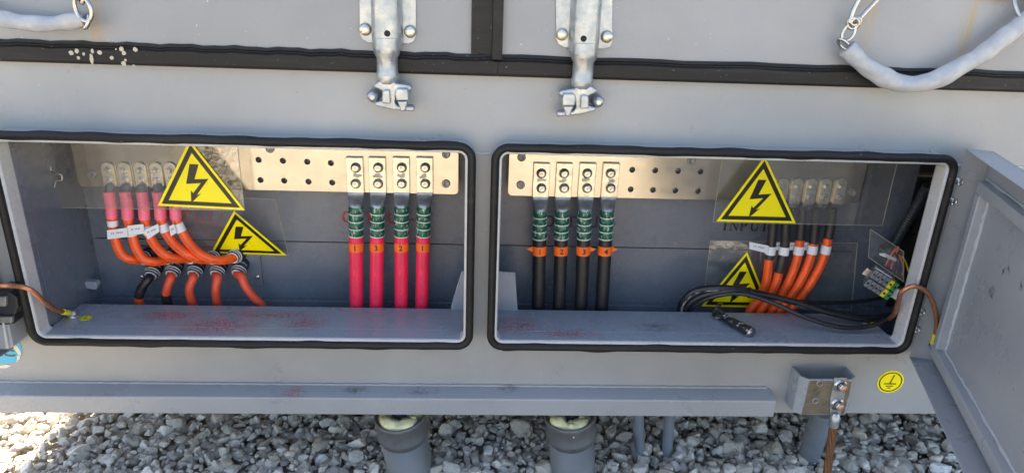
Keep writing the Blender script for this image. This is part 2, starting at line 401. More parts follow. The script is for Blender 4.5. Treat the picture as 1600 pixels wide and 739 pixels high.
# serif capitals as strokes on a 0..1 high grid: thick bars, thin bars, serifs
def serif(mb, s, x, y, z, h, step, mat=0):
    T, t = .15, .06
    def q(ax, az, bx, bz, w):
        d = Vector((bx-ax, bz-az)); l = d.length; nx, nz = -d.y/l*w/2, d.x/l*w/2
        P = [(ax+nx, az+nz), (bx+nx, bz+nz), (bx-nx, bz-nz), (ax-nx, az-nz)]
        mb.add([(x+px*h, y-random.random()*.0003, z+pz*h) for px, pz in P], [(0, 1, 2, 3)], mat)
    def arc(cx, cz, rx, rz, a0, a1, wt, wn):
        n = 14; pr = []
        for k in range(n+1):
            a = math.radians(a0+(a1-a0)*k/n); w = (wt*abs(math.cos(a))+wn*abs(math.sin(a)))/2
            pr.append(((cx+(rx+w)*math.cos(a), cz+(rz+w)*math.sin(a)), (cx+(rx-w)*math.cos(a), cz+(rz-w)*math.sin(a))))
        vs = [(x+p[0]*h, y, z+p[1]*h) for ab in pr for p in ab]
        mb.add(vs, [(2*k, 2*k+1, 2*k+3, 2*k+2) for k in range(n)], mat)
    for c in s:
        if c == 'I': q(.3, 0, .3, 1, T); q(.15, .03, .45, .03, t); q(.15, .97, .45, .97, t)
        if c == 'N': q(.15, 0, .15, 1, t); q(.75, 0, .75, 1, t); q(.15, .98, .74, .04, T); q(.02, .97, .2, .97, t); q(.62, .97, .88, .97, t); q(.03, .03, .27, .03, t)
        if c == 'P': q(.2, 0, .2, 1, T); q(.06, .03, .36, .03, t); q(.06, .97, .4, .97, t); arc(.38, .73, .26, .24, -90, 90, T, t); q(.2, .49, .4, .49, t)
        if c == 'U': q(.18, .35, .18, 1, T); q(.74, .35, .74, 1, t); q(.04, .97, .32, .97, t); q(.62, .97, .88, .97, t); arc(.46, .35, .28, .32, 180, 360, .1, .09)
        if c == 'T': q(.42, 0, .42, 1, T); q(.27, .03, .57, .03, t); q(.04, .97, .8, .97, t); q(.05, .8, .05, 1, t); q(.79, .8, .79, 1, t)
        if c == 'O': arc(.45, .5, .35, .46, 0, 360, T, t)
        if c == '+': q(.15, .4, .65, .4, .08); q(.4, .15, .4, .65, .08)
        if c == '-': q(.15, .38, .5, .38, .09)
        x += step*(.72 if c == 'I' else 1)

# ------------------------------------------------------------------ ground and gravel
g = MB()
g.add([(-60, -60, -.03), (60, -60, -.03), (60, 60, -.03), (-60, 60, -.03)], [(0, 1, 2, 3)])
mm, n, b = nt('packed_gravel')
vo = N(n, 'ShaderNodeTexVoronoi'); vo.inputs['Scale'].default_value = 28; gg = N(n, 'ShaderNodeNewGeometry'); n.links.new(gg.outputs['Position'], vo.inputs['Vector'])
sx = N(n, 'ShaderNodeSeparateColor'); n.links.new(vo.outputs['Color'], sx.inputs[0])
n.links.new(mixc(n, sx.outputs[0], (.36, .32, .26), (.62, .56, .46)), b.inputs['Base Color']); b.inputs['Roughness'].default_value = .9
bump(n, b, vo.outputs['Distance'], 1.0, .03); M['ground'] = mm
tag(g.build('ground', 'ground'), kind='structure')

def ico(sub):
    bm = bmesh.new(); bmesh.ops.create_icosphere(bm, subdivisions=sub, radius=1)
    v = np.array([q.co[:] for q in bm.verts]); f = np.array([[w.index for w in q.verts] for q in bm.faces]); bm.free(); return v, f
def rocks(xy, rad, zoff, sub, nvar=24):
    base, fc = ico(sub); nv = len(base); var = []
    for i in range(nvar):
        pn = np.random.normal(size=(11, 3)); pn /= np.linalg.norm(pn, axis=1)[:, None]
        d = np.random.uniform(.50, .88, 11); dots = base@pn.T; rr = np.where(dots > .05, d/np.maximum(dots, .05), 9).min(1)
        rr = np.minimum(rr, 1.16)*(1+np.random.normal(size=nv)*.012); var.append(base*rr[:, None])
    var = np.array(var); k = len(xy); sel = var[np.random.randint(0, nvar, k)]
    sc = np.random.uniform([.8, .7, .5], [1.35, 1.05, .82], (k, 3))*rad[:, None]
    A = np.random.normal(size=(k, 3, 3)); Q, _ = np.linalg.qr(A)
    # mostly lying flat: blend random rotations with turns about z
    th = np.random.uniform(0, 6.28, k); Rz = np.zeros((k, 3, 3)); Rz[:, 0, 0] = Rz[:, 1, 1] = np.cos(th); Rz[:, 0, 1] = -np.sin(th); Rz[:, 1, 0] = np.sin(th); Rz[:, 2, 2] = 1
    tl = np.random.normal(size=(k, 2))*.35; Rx = np.tile(np.eye(3), (k, 1, 1)); Rx[:, 1, 1] = Rx[:, 2, 2] = np.cos(tl[:, 0]); Rx[:, 1, 2] = -np.sin(tl[:, 0]); Rx[:, 2, 1] = np.sin(tl[:, 0])
    R = np.where((np.random.rand(k) < .25)[:, None, None], Q, Rx@Rz)
    P = np.einsum('kij,knj->kni', R, sel*sc[:, None, :]); P[:, :, 0] += xy[:, None, 0]; P[:, :, 1] += xy[:, None, 1]; P[:, :, 2] += zoff[:, None]
    fs = (fc[None]+(np.arange(k)*nv)[:, None, None]).reshape(-1, 3)
    tone = np.repeat(np.random.beta(2.2, 2.2, k), nv); hue = np.repeat(np.random.rand(k), nv)
    return P.reshape(-1, 3), fs, tone, hue
def grid(x0, x1, y0, y1, s, jit=.45):
    a, b_ = np.meshgrid(np.arange(x0, x1, s), np.arange(y0, y1, s)); p = np.stack([a.ravel(), b_.ravel()], 1)
    return p+np.random.uniform(-jit, jit, p.shape)*s
sets = []
p = grid(-1.75, 2.1, -.12, .50, .021); p = p[np.random.rand(len(p)) < .7]; sets.append(rocks(p, np.random.uniform(.0055, .0105, len(p)), np.random.uniform(.004, .016, len(p)), 2))
p = grid(-1.75, 2.1, -.12, .50, .0265); r_ = np.clip(np.random.lognormal(math.log(.0160), .30, len(p)), .009, .030)
sets.append(rocks(p, r_, np.random.uniform(-.012, .004, len(p)), 3))
p = grid(-1.75, 2.1, -.12, .50, .031); p = p[np.random.rand(len(p)) < .60]; r_ = np.clip(np.random.lognormal(math.log(.0150), .34, len(p)), .008, .028)
sets.append(rocks(p, r_, np.random.uniform(.010, .020, len(p)), 3))
p = grid(-2.2, 2.6, .50, 2.2, .045); sets.append(rocks(p, np.random.uniform(.016, .026, len(p)), np.random.uniform(-.01, .012, len(p)), 1))
p = grid(-3.6, 3.6, -4.2, -.12, .042); sets.append(rocks(p, np.random.uniform(.016, .027, len(p)), np.random.uniform(-.012, .012, len(p)), 1))
p = grid(-2.6, -1.75, -.12, .5, .036); sets.append(rocks(p, np.random.uniform(.014, .024, len(p)), np.random.uniform(-.01, .012, len(p)), 1))
p = grid(2.1, 3.2, -.12, .5, .036); sets.append(rocks(p, np.random.uniform(.014, .024, len(p)), np.random.uniform(-.01, .012, len(p)), 1))
off = 0; VV = []; FF = []; TT = []; HH = []
for P, fs, tn, hu in sets: VV.append(P); FF.append(fs+off); TT.append(tn); HH.append(hu); off += len(P)
VV = np.concatenate(VV); FF = np.concatenate(FF); TT = np.concatenate(TT); HH = np.concatenate(HH)
me = bpy.data.meshes.new('gravel'); me.vertices.add(len(VV)); me.vertices.foreach_set('co', VV.ravel().astype(np.float32))
me.loops.add(FF.size); me.loops.foreach_set('vertex_index', FF.ravel().astype(np.int32)); me.polygons.add(len(FF))
me.polygons.foreach_set('loop_start', np.arange(0, FF.size, 3, dtype=np.int32)); me.update(calc_edges=True); me.polygons.foreach_set('use_smooth', np.zeros(len(FF), dtype=bool))
ca = me.color_attributes.new('stone', 'FLOAT_COLOR', 'POINT'); cc = np.stack([TT, HH, TT*0, TT*0+1], 1).astype(np.float32); ca.data.foreach_set('color', cc.ravel())
mm, n, b = nt('limestone_chippings')
at_ = N(n, 'ShaderNodeVertexColor'); at_.layer_name = 'stone'; sp = N(n, 'ShaderNodeSeparateColor'); n.links.new(at_.outputs[0], sp.inputs[0])
c = ramp(n, sp.outputs[0], [(0, (.36, .31, .25)), (.35, (.58, .54, .47)), (.75, (.78, .735, .66)), (1, (.86, .83, .77))])
c = mixc(n, mathn(n, 'MULTIPLY', sp.outputs[1], .35), c, (.46, .35, .24))
c = mixc(n, ramp(n, noise(n, 90, 7, .75), [(.42, .0), (.66, .6)]), c, (.30, .27, .235))
n.links.new(c, b.inputs['Base Color']); b.inputs['Roughness'].default_value = .82
bump(n, b, noise(n, 230, 5, .7), .5, .002); me.materials.append(mm)
go = bpy.data.objects.new('gravel', me); COL.objects.link(go)
tag(go, 'loose pale crushed stone covering the ground under the container', 'gravel', kind='stuff')

# ------------------------------------------------------------------ the steel container
body = thing('power_container', (0, 0, .235), 'large grey painted steel container with two open cable compartments', 'container')
YF = 0.0; YR = -.045
LX0, LX1, RX0, RX1, NZ0, NZ1 = -1.019, -.010, .026, 1.053, .441, .934
CX0, CX1 = -1.255, 3.0
k = .012
fp = MB()
for x0, x1, z0, z1 in ((CX0, CX1, NZ1-k, 1.082), (CX0, CX1, .235, NZ0+k), (CX0, LX0+k, NZ0+k, NZ1-k), (LX1-k, RX0+k, NZ0+k, NZ1-k), (RX1-k, CX1, NZ0+k, NZ1-k)):
    fp.box(x0, x1, YF, YF+.006, z0, z1)
fp.build('front_panel', 'paint', body)
sb = MB()
zs = at(758, 240, 0).z
for x0, x1 in ((LX1+.003, RX0-.003), (RX1+.004, 2.9), (CX0+.01, LX0-.004)):
    sb = MB(); pts = [Vector((x0+(x1-x0)*i/30, -.001, zs+.0012*math.sin(i*1.7))) for i in range(31)]; sb.tube(pts, .0028, 8); sb.build('weld_seam', 'bead', body)
o = MB(); o.box(CX0, CX0+.004, .006, 2.4, .235, 2.58); o.box(CX1-.004, CX1, .006, 2.4, .235, 2.58); o.box(CX0+.004, CX1-.004, 2.396, 2.4, .235, 2.58); o.build('side_wall', 'paint', body)
o = MB(); o.box(CX0-.02, CX1+.02, -.02, 2.42, 2.58, 2.60); o.build('roof', 'paint', body)
o = MB(); o.box(CX0+.004, CX1-.004, .30, 2.39, .245, .26); o.box(CX0+.01, CX1-.01, .30, .36, .238, .245); o.build('floor_pan', 'paint', body)

# necks with rubber edge seals
for (x0, x1) in ((LX0, LX1), (RX0, RX1)):
    nb = MB()
    nb.rrloft(x0, x1, NZ0, NZ1, .036, [(.004, -.0005), (.004, YR+.005), (.0145, YR+.005), (.0145, YR), (.0165, YR-.003), (.0195, YR-.003), (.0215, YR), (.0215, -.010), (.013, -.010), (.013, -.0005)], smooth=False)
    neck = nb.build('neck_frame', 'lip', body)
    rb = MB()
    pr = []
    for a in range(0, 360, 30):
        pr.append((.0068+.0088*math.cos(math.radians(a)), YR-.002+.0105*math.sin(math.radians(a))))
    rb.rrloft(x0, x1, NZ0, NZ1, .036, pr, smooth=True, n=10)
    m3 = 44; xs_ = np.linspace(x0+.036, x1-.036, 60); up_seg = []
    for z_, sg in ((NZ1, 1), (NZ0, -1)):      # the clipped-on bulb sits unevenly along the long runs
        rb.tube([Vector((x_, YR-.002-.0007*math.sin(x_*31+sg), z_-sg*.0066+.0012*math.sin(x_*23+sg*2)+.0009*math.sin(x_*61))) for x_ in xs_], [.0094+.0005*math.sin(x_*47) for x_ in xs_], 14)
    rb.build('rubber_seal', 'rubber', neck)
    nb = MB(); nb.rrloft(x0, x1, NZ0, NZ1, .034, [(.001, .0005), (.001, YR+.012), (.0035, YR+.012), (.0035, .0005)])
    nb.build('neck_skirt', 'paint', body)
    # ledge
    lb = MB(); lb.box(x0+.0235, x1-.0235, -.043, .117, NZ0+.012, .4640)
    lb.box(x0+.023, x1-.023, .114, .117, .27, NZ0+.012)
    lb.build('ledge', 'ledge', body, .0015)
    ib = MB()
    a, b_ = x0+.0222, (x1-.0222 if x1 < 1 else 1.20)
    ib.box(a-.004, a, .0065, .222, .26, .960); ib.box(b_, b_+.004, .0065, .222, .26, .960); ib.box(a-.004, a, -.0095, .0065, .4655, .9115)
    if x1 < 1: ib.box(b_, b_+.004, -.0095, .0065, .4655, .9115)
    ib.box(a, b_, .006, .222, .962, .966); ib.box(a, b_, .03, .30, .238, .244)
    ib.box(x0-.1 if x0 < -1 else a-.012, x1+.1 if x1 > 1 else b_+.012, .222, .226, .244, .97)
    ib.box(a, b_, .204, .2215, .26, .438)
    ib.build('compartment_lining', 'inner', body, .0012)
    # weld line on the ledge
    wl = MB(); pts = [Vector((a+.03+(b_-a-.06)*i/40, .002+.0012*math.sin(i*2.1), .4630)) for i in range(41)]; wl.tube(pts, .0016, 6); wl.build('weld_bead', 'ledge', body)
# end uprights of the ledge
o = MB(); o.pxprism([(704, 484), (707, 470), (721, 424), (733, 424), (733, 484)], .112, .005); o.build('ledge_upright', 'ledge', body, .002)
o = MB(); o.pxprism([(774, 424), (805, 426), (809, 486), (774, 486)], .112, .005); o.build('ledge_upright', 'ledge', body, .002)
# seam lines across the back wall
o = MB(); o.box(-.99, -.037, .2195, .2222, .6005, .602); o.box(.053, 1.02, .2195, .2222, .6005, .602)
o.build('wall_joint', 'dark', body)
# lettering on the back wall
def word(s, px, py, step_px, h_px, mat, name='lettering'):
    a = at(px, py, .2195); b2 = at(px+step_px, py, .2195); h = (at(px, py-h_px, .2195)-a).z
    mb = MB(); serif(mb, s, a.x, .2192, a.z, h, b2.x-a.x); return mb.build(name, mat, body)
word('INPUT+', 258, 344, 17.2, 17, 'redink'); word('OUTPUT-', 534, 348, 17.6, 17, 'redink')
word('OUTPUT-', 850, 354, 17.2, 17, 'blackink'); word('INPUT-', 1127, 360, 16, 16, 'blackink')

# bottom rail, upper doors
rb = MB(); xe = at(1211, 640, -.048).x
rb.add([(CX0, 0, .255), (xe, 0, .255), (xe, -.048, .255), (CX0, -.048, .255), (CX0, 0, .310), (xe, 0, .310), (xe, -.048, .302), (CX0, -.048, .302)],
       [(0, 1, 2, 3), (7, 6, 5, 4), (3, 2, 6, 7), (1, 5, 6, 2), (0, 3, 7, 4), (0, 4, 5, 1)])
rb.build('bottom_rail', 'rail', body, .003)
rb = MB(); pts = [Vector((CX0+.02+(xe-CX0-.03)*i/150, -.002, .3110+.0007*math.sin(i*2.7)*math.sin(i*.9))) for i in range(151)]; rb.tube(pts, [.0034+.0006*math.sin(i*1.9) for i in range(151)], 8); rb.build('weld_bead', 'rail', body)
for x0, x1 in ((CX0, -.008), (.032, 2.96)):
    d = MB(); d.box(x0, x1, -.010, .004, 1.108, 2.52); dr = d.build('upper_door', 'door_paint', body, .002)
    s_ = MB(); L = []
    n_ = 60
    for i in range(n_+1):
        xa, xb = (x0, .0335) if x0 < -1 else (.0345, x1); xx = xa+(xb-xa)*i/n_; w = .0012*math.sin(i*1.3)+.0008*math.sin(i*3.1)
        L.append([(xx, -.002, 1.070), (xx, -.015, 1.0705), (xx, -.018, 1.076), (xx, -.0175, 1.100+w), (xx, -.013, 1.104+w), (xx, -.0125, 1.106+w), (xx, -.0165, 1.109+w), (xx, -.0150, 1.114+w), (xx, -.010, 1.115+w), (xx, -.002, 1.112)])
    vs = [q for r in L for q in r]; c_ = 10
    s_.add(vs, [(i*c_+k2, i*c_+(k2+1) % c_, (i+1)*c_+(k2+1) % c_, (i+1)*c_+k2) for i in range(n_) for k2 in range(c_)], 0)
    if x0 < -1:
        s_.box(-.0225, .0205, -.0165, -.002, 1.1155, 2.52)
        for (px, py, rx, rz) in ((111, 83, 4, 4), (120, 80.5, 3.4, 4), (122.5, 91, 2.6, 3), (130.5, 85, 2.2, 2.6), (144, 80, 2.6, 4), (143, 92.5, 3, 8.6), (155.5, 83, 3.8, 3.6), (174.5, 91, 3.2, 3.2), (181, 77.5, 1.3, 1.3), (189.5, 77, 4, 4), (193.5, 83.5, 3.4, 3.6), (196, 94.5, 2.2, 2), (193, 99.5, 4, 4), (211, 78, 3.8, 3.8), (209, 103, 1.8, 1.8)):
            cc_ = at(px, py, -.0185); pl = []
            for q in range(14):
                a = q*math.tau/14; w = 1+random.uniform(-.15, .15); pl.append(cc_+Vector((math.cos(a)*rx*.00118*w, 0, math.sin(a)*rz*.00118*w)))
            s_.prism(pl, (0, .0012, 0), 1)
    else: s_.box(.0212, .0420, -.0235, -.002, 1.1055, 2.52)
    s_.build('rubber_seal', ['rubber', 'splat'], dr)

# opened hatch doors
def hatch(sign, hx, ang, bolts=True):
    """hinge corner at hx; sign +1 = right-hand door"""
    a = math.radians(ang); d = Vector((-math.cos(a)*sign, -math.sin(a), 0)); o_ = Vector((math.sin(a)*sign, -math.cos(a), 0))
    H = Vector((hx, -.018, 0)); z0, z1, Wd, D = .413, .944, 1.055, .054
    def P(u, w, z): return H+d*u+o_*w+Z*z
    def bx(mb, u0, u1, w0, w1, za, zb, mat=0):
        c = P((u0+u1)/2, (w0+w1)/2, (za+zb)/2); mb.obox(c, d*((u1-u0)/2), o_*((w1-w0)/2), Z*((zb-za)/2), mat)
    t = .0028; mb = MB()
    bx(mb, 0, Wd, D-t, D, z0, z1)
    bx(mb, 0, Wd, 0, D-t, z1-t, z1); bx(mb, 0, Wd, 0, D-t, z0, z0+t)
    bx(mb, 0, t, 0, D-t, z0+t, z1-t); bx(mb, Wd-t, Wd, 0, D-t, z0+t, z1-t)
    dr = mb.build('hatch_door', 'hatch', body, .0016)
    fr = MB(); i0, i1 = .038, Wd-.038; a0, a1 = z0+.036, z1-.062; rw = .026
    for (p0, p1, q0, q1) in ((i0, i1, a1-rw, a1), (i0, i1, a0, a0+rw), (i0, i0+rw, a0+rw, a1-rw), (i1-rw, i1, a0+rw, a1-rw)):
        bx(fr, p0, p1, D-t-.022, D-t-.0005, q0, q1)
    fr.build('gasket_channel', 'hatch', dr, .003)
    be = MB()
    def bead(p, q, r=.004):
        n2 = 40; pts = []
        for i in range(n2+1):
            v = p.lerp(q, i/n2)+Vector((random.uniform(-1, 1), random.uniform(-1, 1), random.uniform(-1, 1)))*.0011; pts.append(v)
        be.tube(pts, [r*random.uniform(.7, 1.3) for _ in pts], 8)
    w_ = D-t-.001
    bead(P(i0+rw+.002, w_, a0+rw), P(i0+rw+.002, w_, a1-rw)); bead(P(i0+rw, w_, a0+rw+.002), P(i1-rw, w_, a0+rw+.002)); bead(P(i0+rw, w_, a1-rw-.002), P(i1-rw, w_, a1-rw-.002), .002)
    bead(P(.02, w_, a1+.003), P(i1, w_, a1+.003), .0036)
    be.build('weld_bead', 'bead', dr)
    return dr, P
hatchR, PR = hatch(1, 1.083, 70)
hatchL, PL = hatch(-1, -1.083, 96)
# hinge strip behind the hatch returns and its rounded bolts
for px, py in ((1504, 286), (1494, 317), (1444, 490), (1436, 517)):
    mb = MB(); c = at(px, py, -.030)
    mb.lathe(c+Vector((0, .012, 0)), (0, -1, 0), [(.0115, 0), (.0118, .002), (.0105, .0025), (.009, .0055), (.0055, .0085), (.0055, .0085), (.0045, .006), (0, .006)], 20)
    mb.build('bolt', 'steel', hatchR)
mb = MB()   # dark scuffs and scratches on the hatch inside
def on_hatch(px, py, w=.051):
    dd = fw+RT*((px-800)/F)-UP*((py-369.5)/F); nrm = (PR(0, 1, 0)-PR(0, 0, 0)); p0 = PR(0, w, .5)
    return CAM+dd*((p0-CAM).dot(nrm)/dd.dot(nrm))
def scratch(mb, a, b2, w, mat=0):
    a = on_hatch(*a); b2 = on_hatch(*b2); side = (b2-a).cross(PR(0, 1, 0)-PR(0, 0, 0)).normalized()*w
    m_ = (a+b2)/2+side*random.uniform(-2, 2); mb.add([a, m_-side, b2, m_+side], [(0, 1, 2, 3)], mat)
for x, y in ((1567, 425), (1575, 420), (1550, 462), (1546, 455), (1594, 447), (1551, 453)):
    for k_ in range(4): scratch(mb, (x+random.uniform(-3, 3), y-random.uniform(2, 9)), (x+random.uniform(-2, 4), y+random.uniform(2, 10)), .0009, 0)
for x, y, l in ((1524, 505, 22), (1522, 535, 14), (1508, 537, 8), (1554, 525, 10), (1564, 520, 9), (1557, 533, 6)):
    scratch(mb, (x-2, y-l/2), (x+3, y+l/2), .0008, 1)
mb.build('scuff', ['ink', 'bead'], hatchR)

# hinge / latch block on the left
lt = MB()
lt.pxprism([(-12, 457), (14, 457), (26, 465), (28, 480), (22, 492), (8, 492), (-12, 488)], -.062, .060, 0)
lt.pxprism([(-12, 492), (20, 490), (22, 506), (-12, 509)], -.058, .055, 0)
lt.pxprism([(-12, 464), (9, 464), (9, 479), (-12, 479)], -.072, .010, 1); lt.pxprism([(-12, 496), (19, 495), (18, 505), (-12, 505)], -.068, .010, 1)
lt.build('latch_block', ['blkplastic', 'dull'], body, .002)
lt = MB(); lt.pxprism([(-14, 508), (10, 507), (15, 545), (-14, 546)], -.056, .003, 0); lt.pxprism([(2, 500), (5, 500), (13, 544), (9, 545)], -.062, .006, 1); lt.pxprism([(10, 507), (14, 507), (21, 541), (15, 545)], -.056, .050, 0)
lt.build('latch_strap', ['hatch', 'lip'], body, .001)

# earthing bracket welded on the front
br = MB(); yb = -.062
A = at(1262, 596, yb); B = at(1336, 596, yb)
bx0, bx1 = at(1256, 600, yb).x, at(1337, 600, yb).x; bz0, bz1 = at(1250, 648, yb).z, at(1300, 593, yb).z
ch = .016
poly = [(bx0-.006, -.001), (bx0-.006, yb+ch), (bx0+ch-.006, yb), (bx1-ch+.006, yb), (bx1+.006, yb+ch), (bx1+.006, -.001), (bx1, -.001), (bx1, yb+ch+.002), (bx1-ch+.005, yb+.006), (bx0+ch-.005, yb+.006), (bx0, yb+ch+.002), (bx0, -.001)]
br.prism([(x, y, bz0) for x, y in poly], (0, 0, bz1-bz0))
bk = br.build('earth_bracket', 'rail', body, .0012)
o = MB(); jag = lambda a_, b2_: [(a_[0]+(b2_[0]-a_[0])*t+random.uniform(-.0016, .0016), a_[1]+(b2_[1]-a_[1])*t+random.uniform(-.0016, .0016)) for t in np.linspace(0, .9, 9)]
cs_ = [(bx0+ch-.006, bz0+.003), (bx1-ch+.004, bz0+.003), (bx1-ch+.005, bz1-.004), (bx0+ch-.004, bz1-.004)]; rr_ = [q for i in range(4) for q in jag(cs_[i], cs_[(i+1) % 4])]
o.prism([(x, yb-.0012, z) for x, z in rr_], (0, .001, 0)); o.build('bare_patch', 'brown', bk)
for px, py in ((1281, 599), (1274, 626)):
    o = MB(); c = at(px, py, yb-.0015); o.lathe(c, (0, -1, 0), [(.0085, -.004), (.0085, .0012), (.006, .0014), (.006, -.004), (0, -.002)], 18); o.build('bolt_hole', 'dull', bk)

# ------------------------------------------------------------------ busbars (real holes)
def plate_with_holes(x0, x1, z0, z1, y, th, r, holes, rad):
    cu = bpy.data.curves.new('c', 'CURVE'); cu.dimensions = '2D'; cu.fill_mode = 'BOTH'; cu.extrude = th/2; cu.bevel_depth = .0006
    def sp(pts):
        s = cu.splines.new('POLY'); s.points.add(len(pts)-1)
        for i, (a, b2) in enumerate(pts): s.points[i].co = (a, b2, 0, 1)
        s.use_cyclic_u = True
    out = []
    for cx, cz, a0 in ((x1-r, z1-r, 0), (x0+r, z1-r, 90), (x0+r, z0+r, 180), (x1-r, z0+r, 270)):
        for k2 in range(7):
            a = math.radians(a0+15*k2); out.append((cx+r*math.cos(a), cz+r*math.sin(a)))
    sp(out)
    for hx, hz in holes: sp([(hx+rad*math.cos(q*math.tau/20), hz+rad*math.sin(q*math.tau/20)) for q in range(20)])
    o = bpy.data.objects.new('c', cu); COL.objects.link(o); dg = bpy.context.evaluated_depsgraph_get(); me = bpy.data.meshes.new_from_object(o.evaluated_get(dg))
    mb = MB(); mb.add([(v.co.x, y-v.co.z, v.co.y) for v in me.vertices], [tuple(p.vertices) for p in me.polygons])
    bpy.data.objects.remove(o); bpy.data.curves.remove(cu); return mb
YB = .165   # front face of the bars
bz_lo, bz_hi = .757, .868
def busbar(x0, x1, holes_px, label, bolts_px):
    root = thing('busbar', ((x0+x1)/2, YB, bz_lo), label, 'busbar', 'busbars at the top of the compartments')
    hs = [(at(px, py, YB).x, at(px, py, YB).z) for px, py in holes_px]
    plate_with_holes(x0, x1, bz_lo, bz_hi, YB+.005, .0088, .010, hs, .0078).build('bar', 'bus', root)
    for hx, hz in hs:
        m2 = MB(); m2.lathe((hx, YB+.0005, hz), (0, 1, 0), [(.0077, 0), (.0062, .0012), (.0068, .002), (.006, .003), (.0066, .004), (.006, .005), (.0066, .006), (.006, .009), (.0058, .018), (0, .018)], 18)
        m2.build('threaded_hole', 'dull', root)
    for px, py in bolts_px:
        m2 = MB(); c = at(px, py, YB-.0002)
        m2.lathe(c, (0, -1, 0), [(.0105, 0), (.0105, .002), (.0085, .004), (.006, .0045), (.0052, .002), (0, .002)], 20)
        for q in range(6):
            a = q*math.pi/3; m2.obox(c+Vector((math.cos(a)*.0046, -.003, math.sin(a)*.0046)), (.0009, 0, 0), (0, .0012, 0), (0, 0, .0009))
        m2.build('mounting_bolt', 'dull', root)
    for fx in (.04, .5, .96):      # insulating stand-offs to the back wall
        cx = x0+(x1-x0)*fx; m2 = MB(); m2.cyl((cx, YB+.0105, .82), (cx, .2215, .82), .018, 16); m2.build('standoff', 'blkplastic', root)
    return root
hl = [(404, 250), (442, 251.5), (480, 253), (517, 255), (407, 281.5), (444, 282.5), (482, 284), (519, 285.5)]
busbar(at(119, 270, YB).x, at(716, 270, YB).x, hl, 'long gold toned bar with bare holes in the left compartment', [(422, 232.5), (697, 241), (697, 287), (143, 272)])
hr = [(988, 265.5), (1024, 266.5), (1060, 267.5), (1095, 268.5), (985.5, 296), (1020.5, 297), (1055.5, 298), (1091, 299)]
busbar(at(795, 270, YB).x, at(1350, 285, YB).x, hr, 'long metal bar with dark unbolted holes in the right compartment', [(815, 246), (813.5, 289), (1080, 251), (1331, 301)])

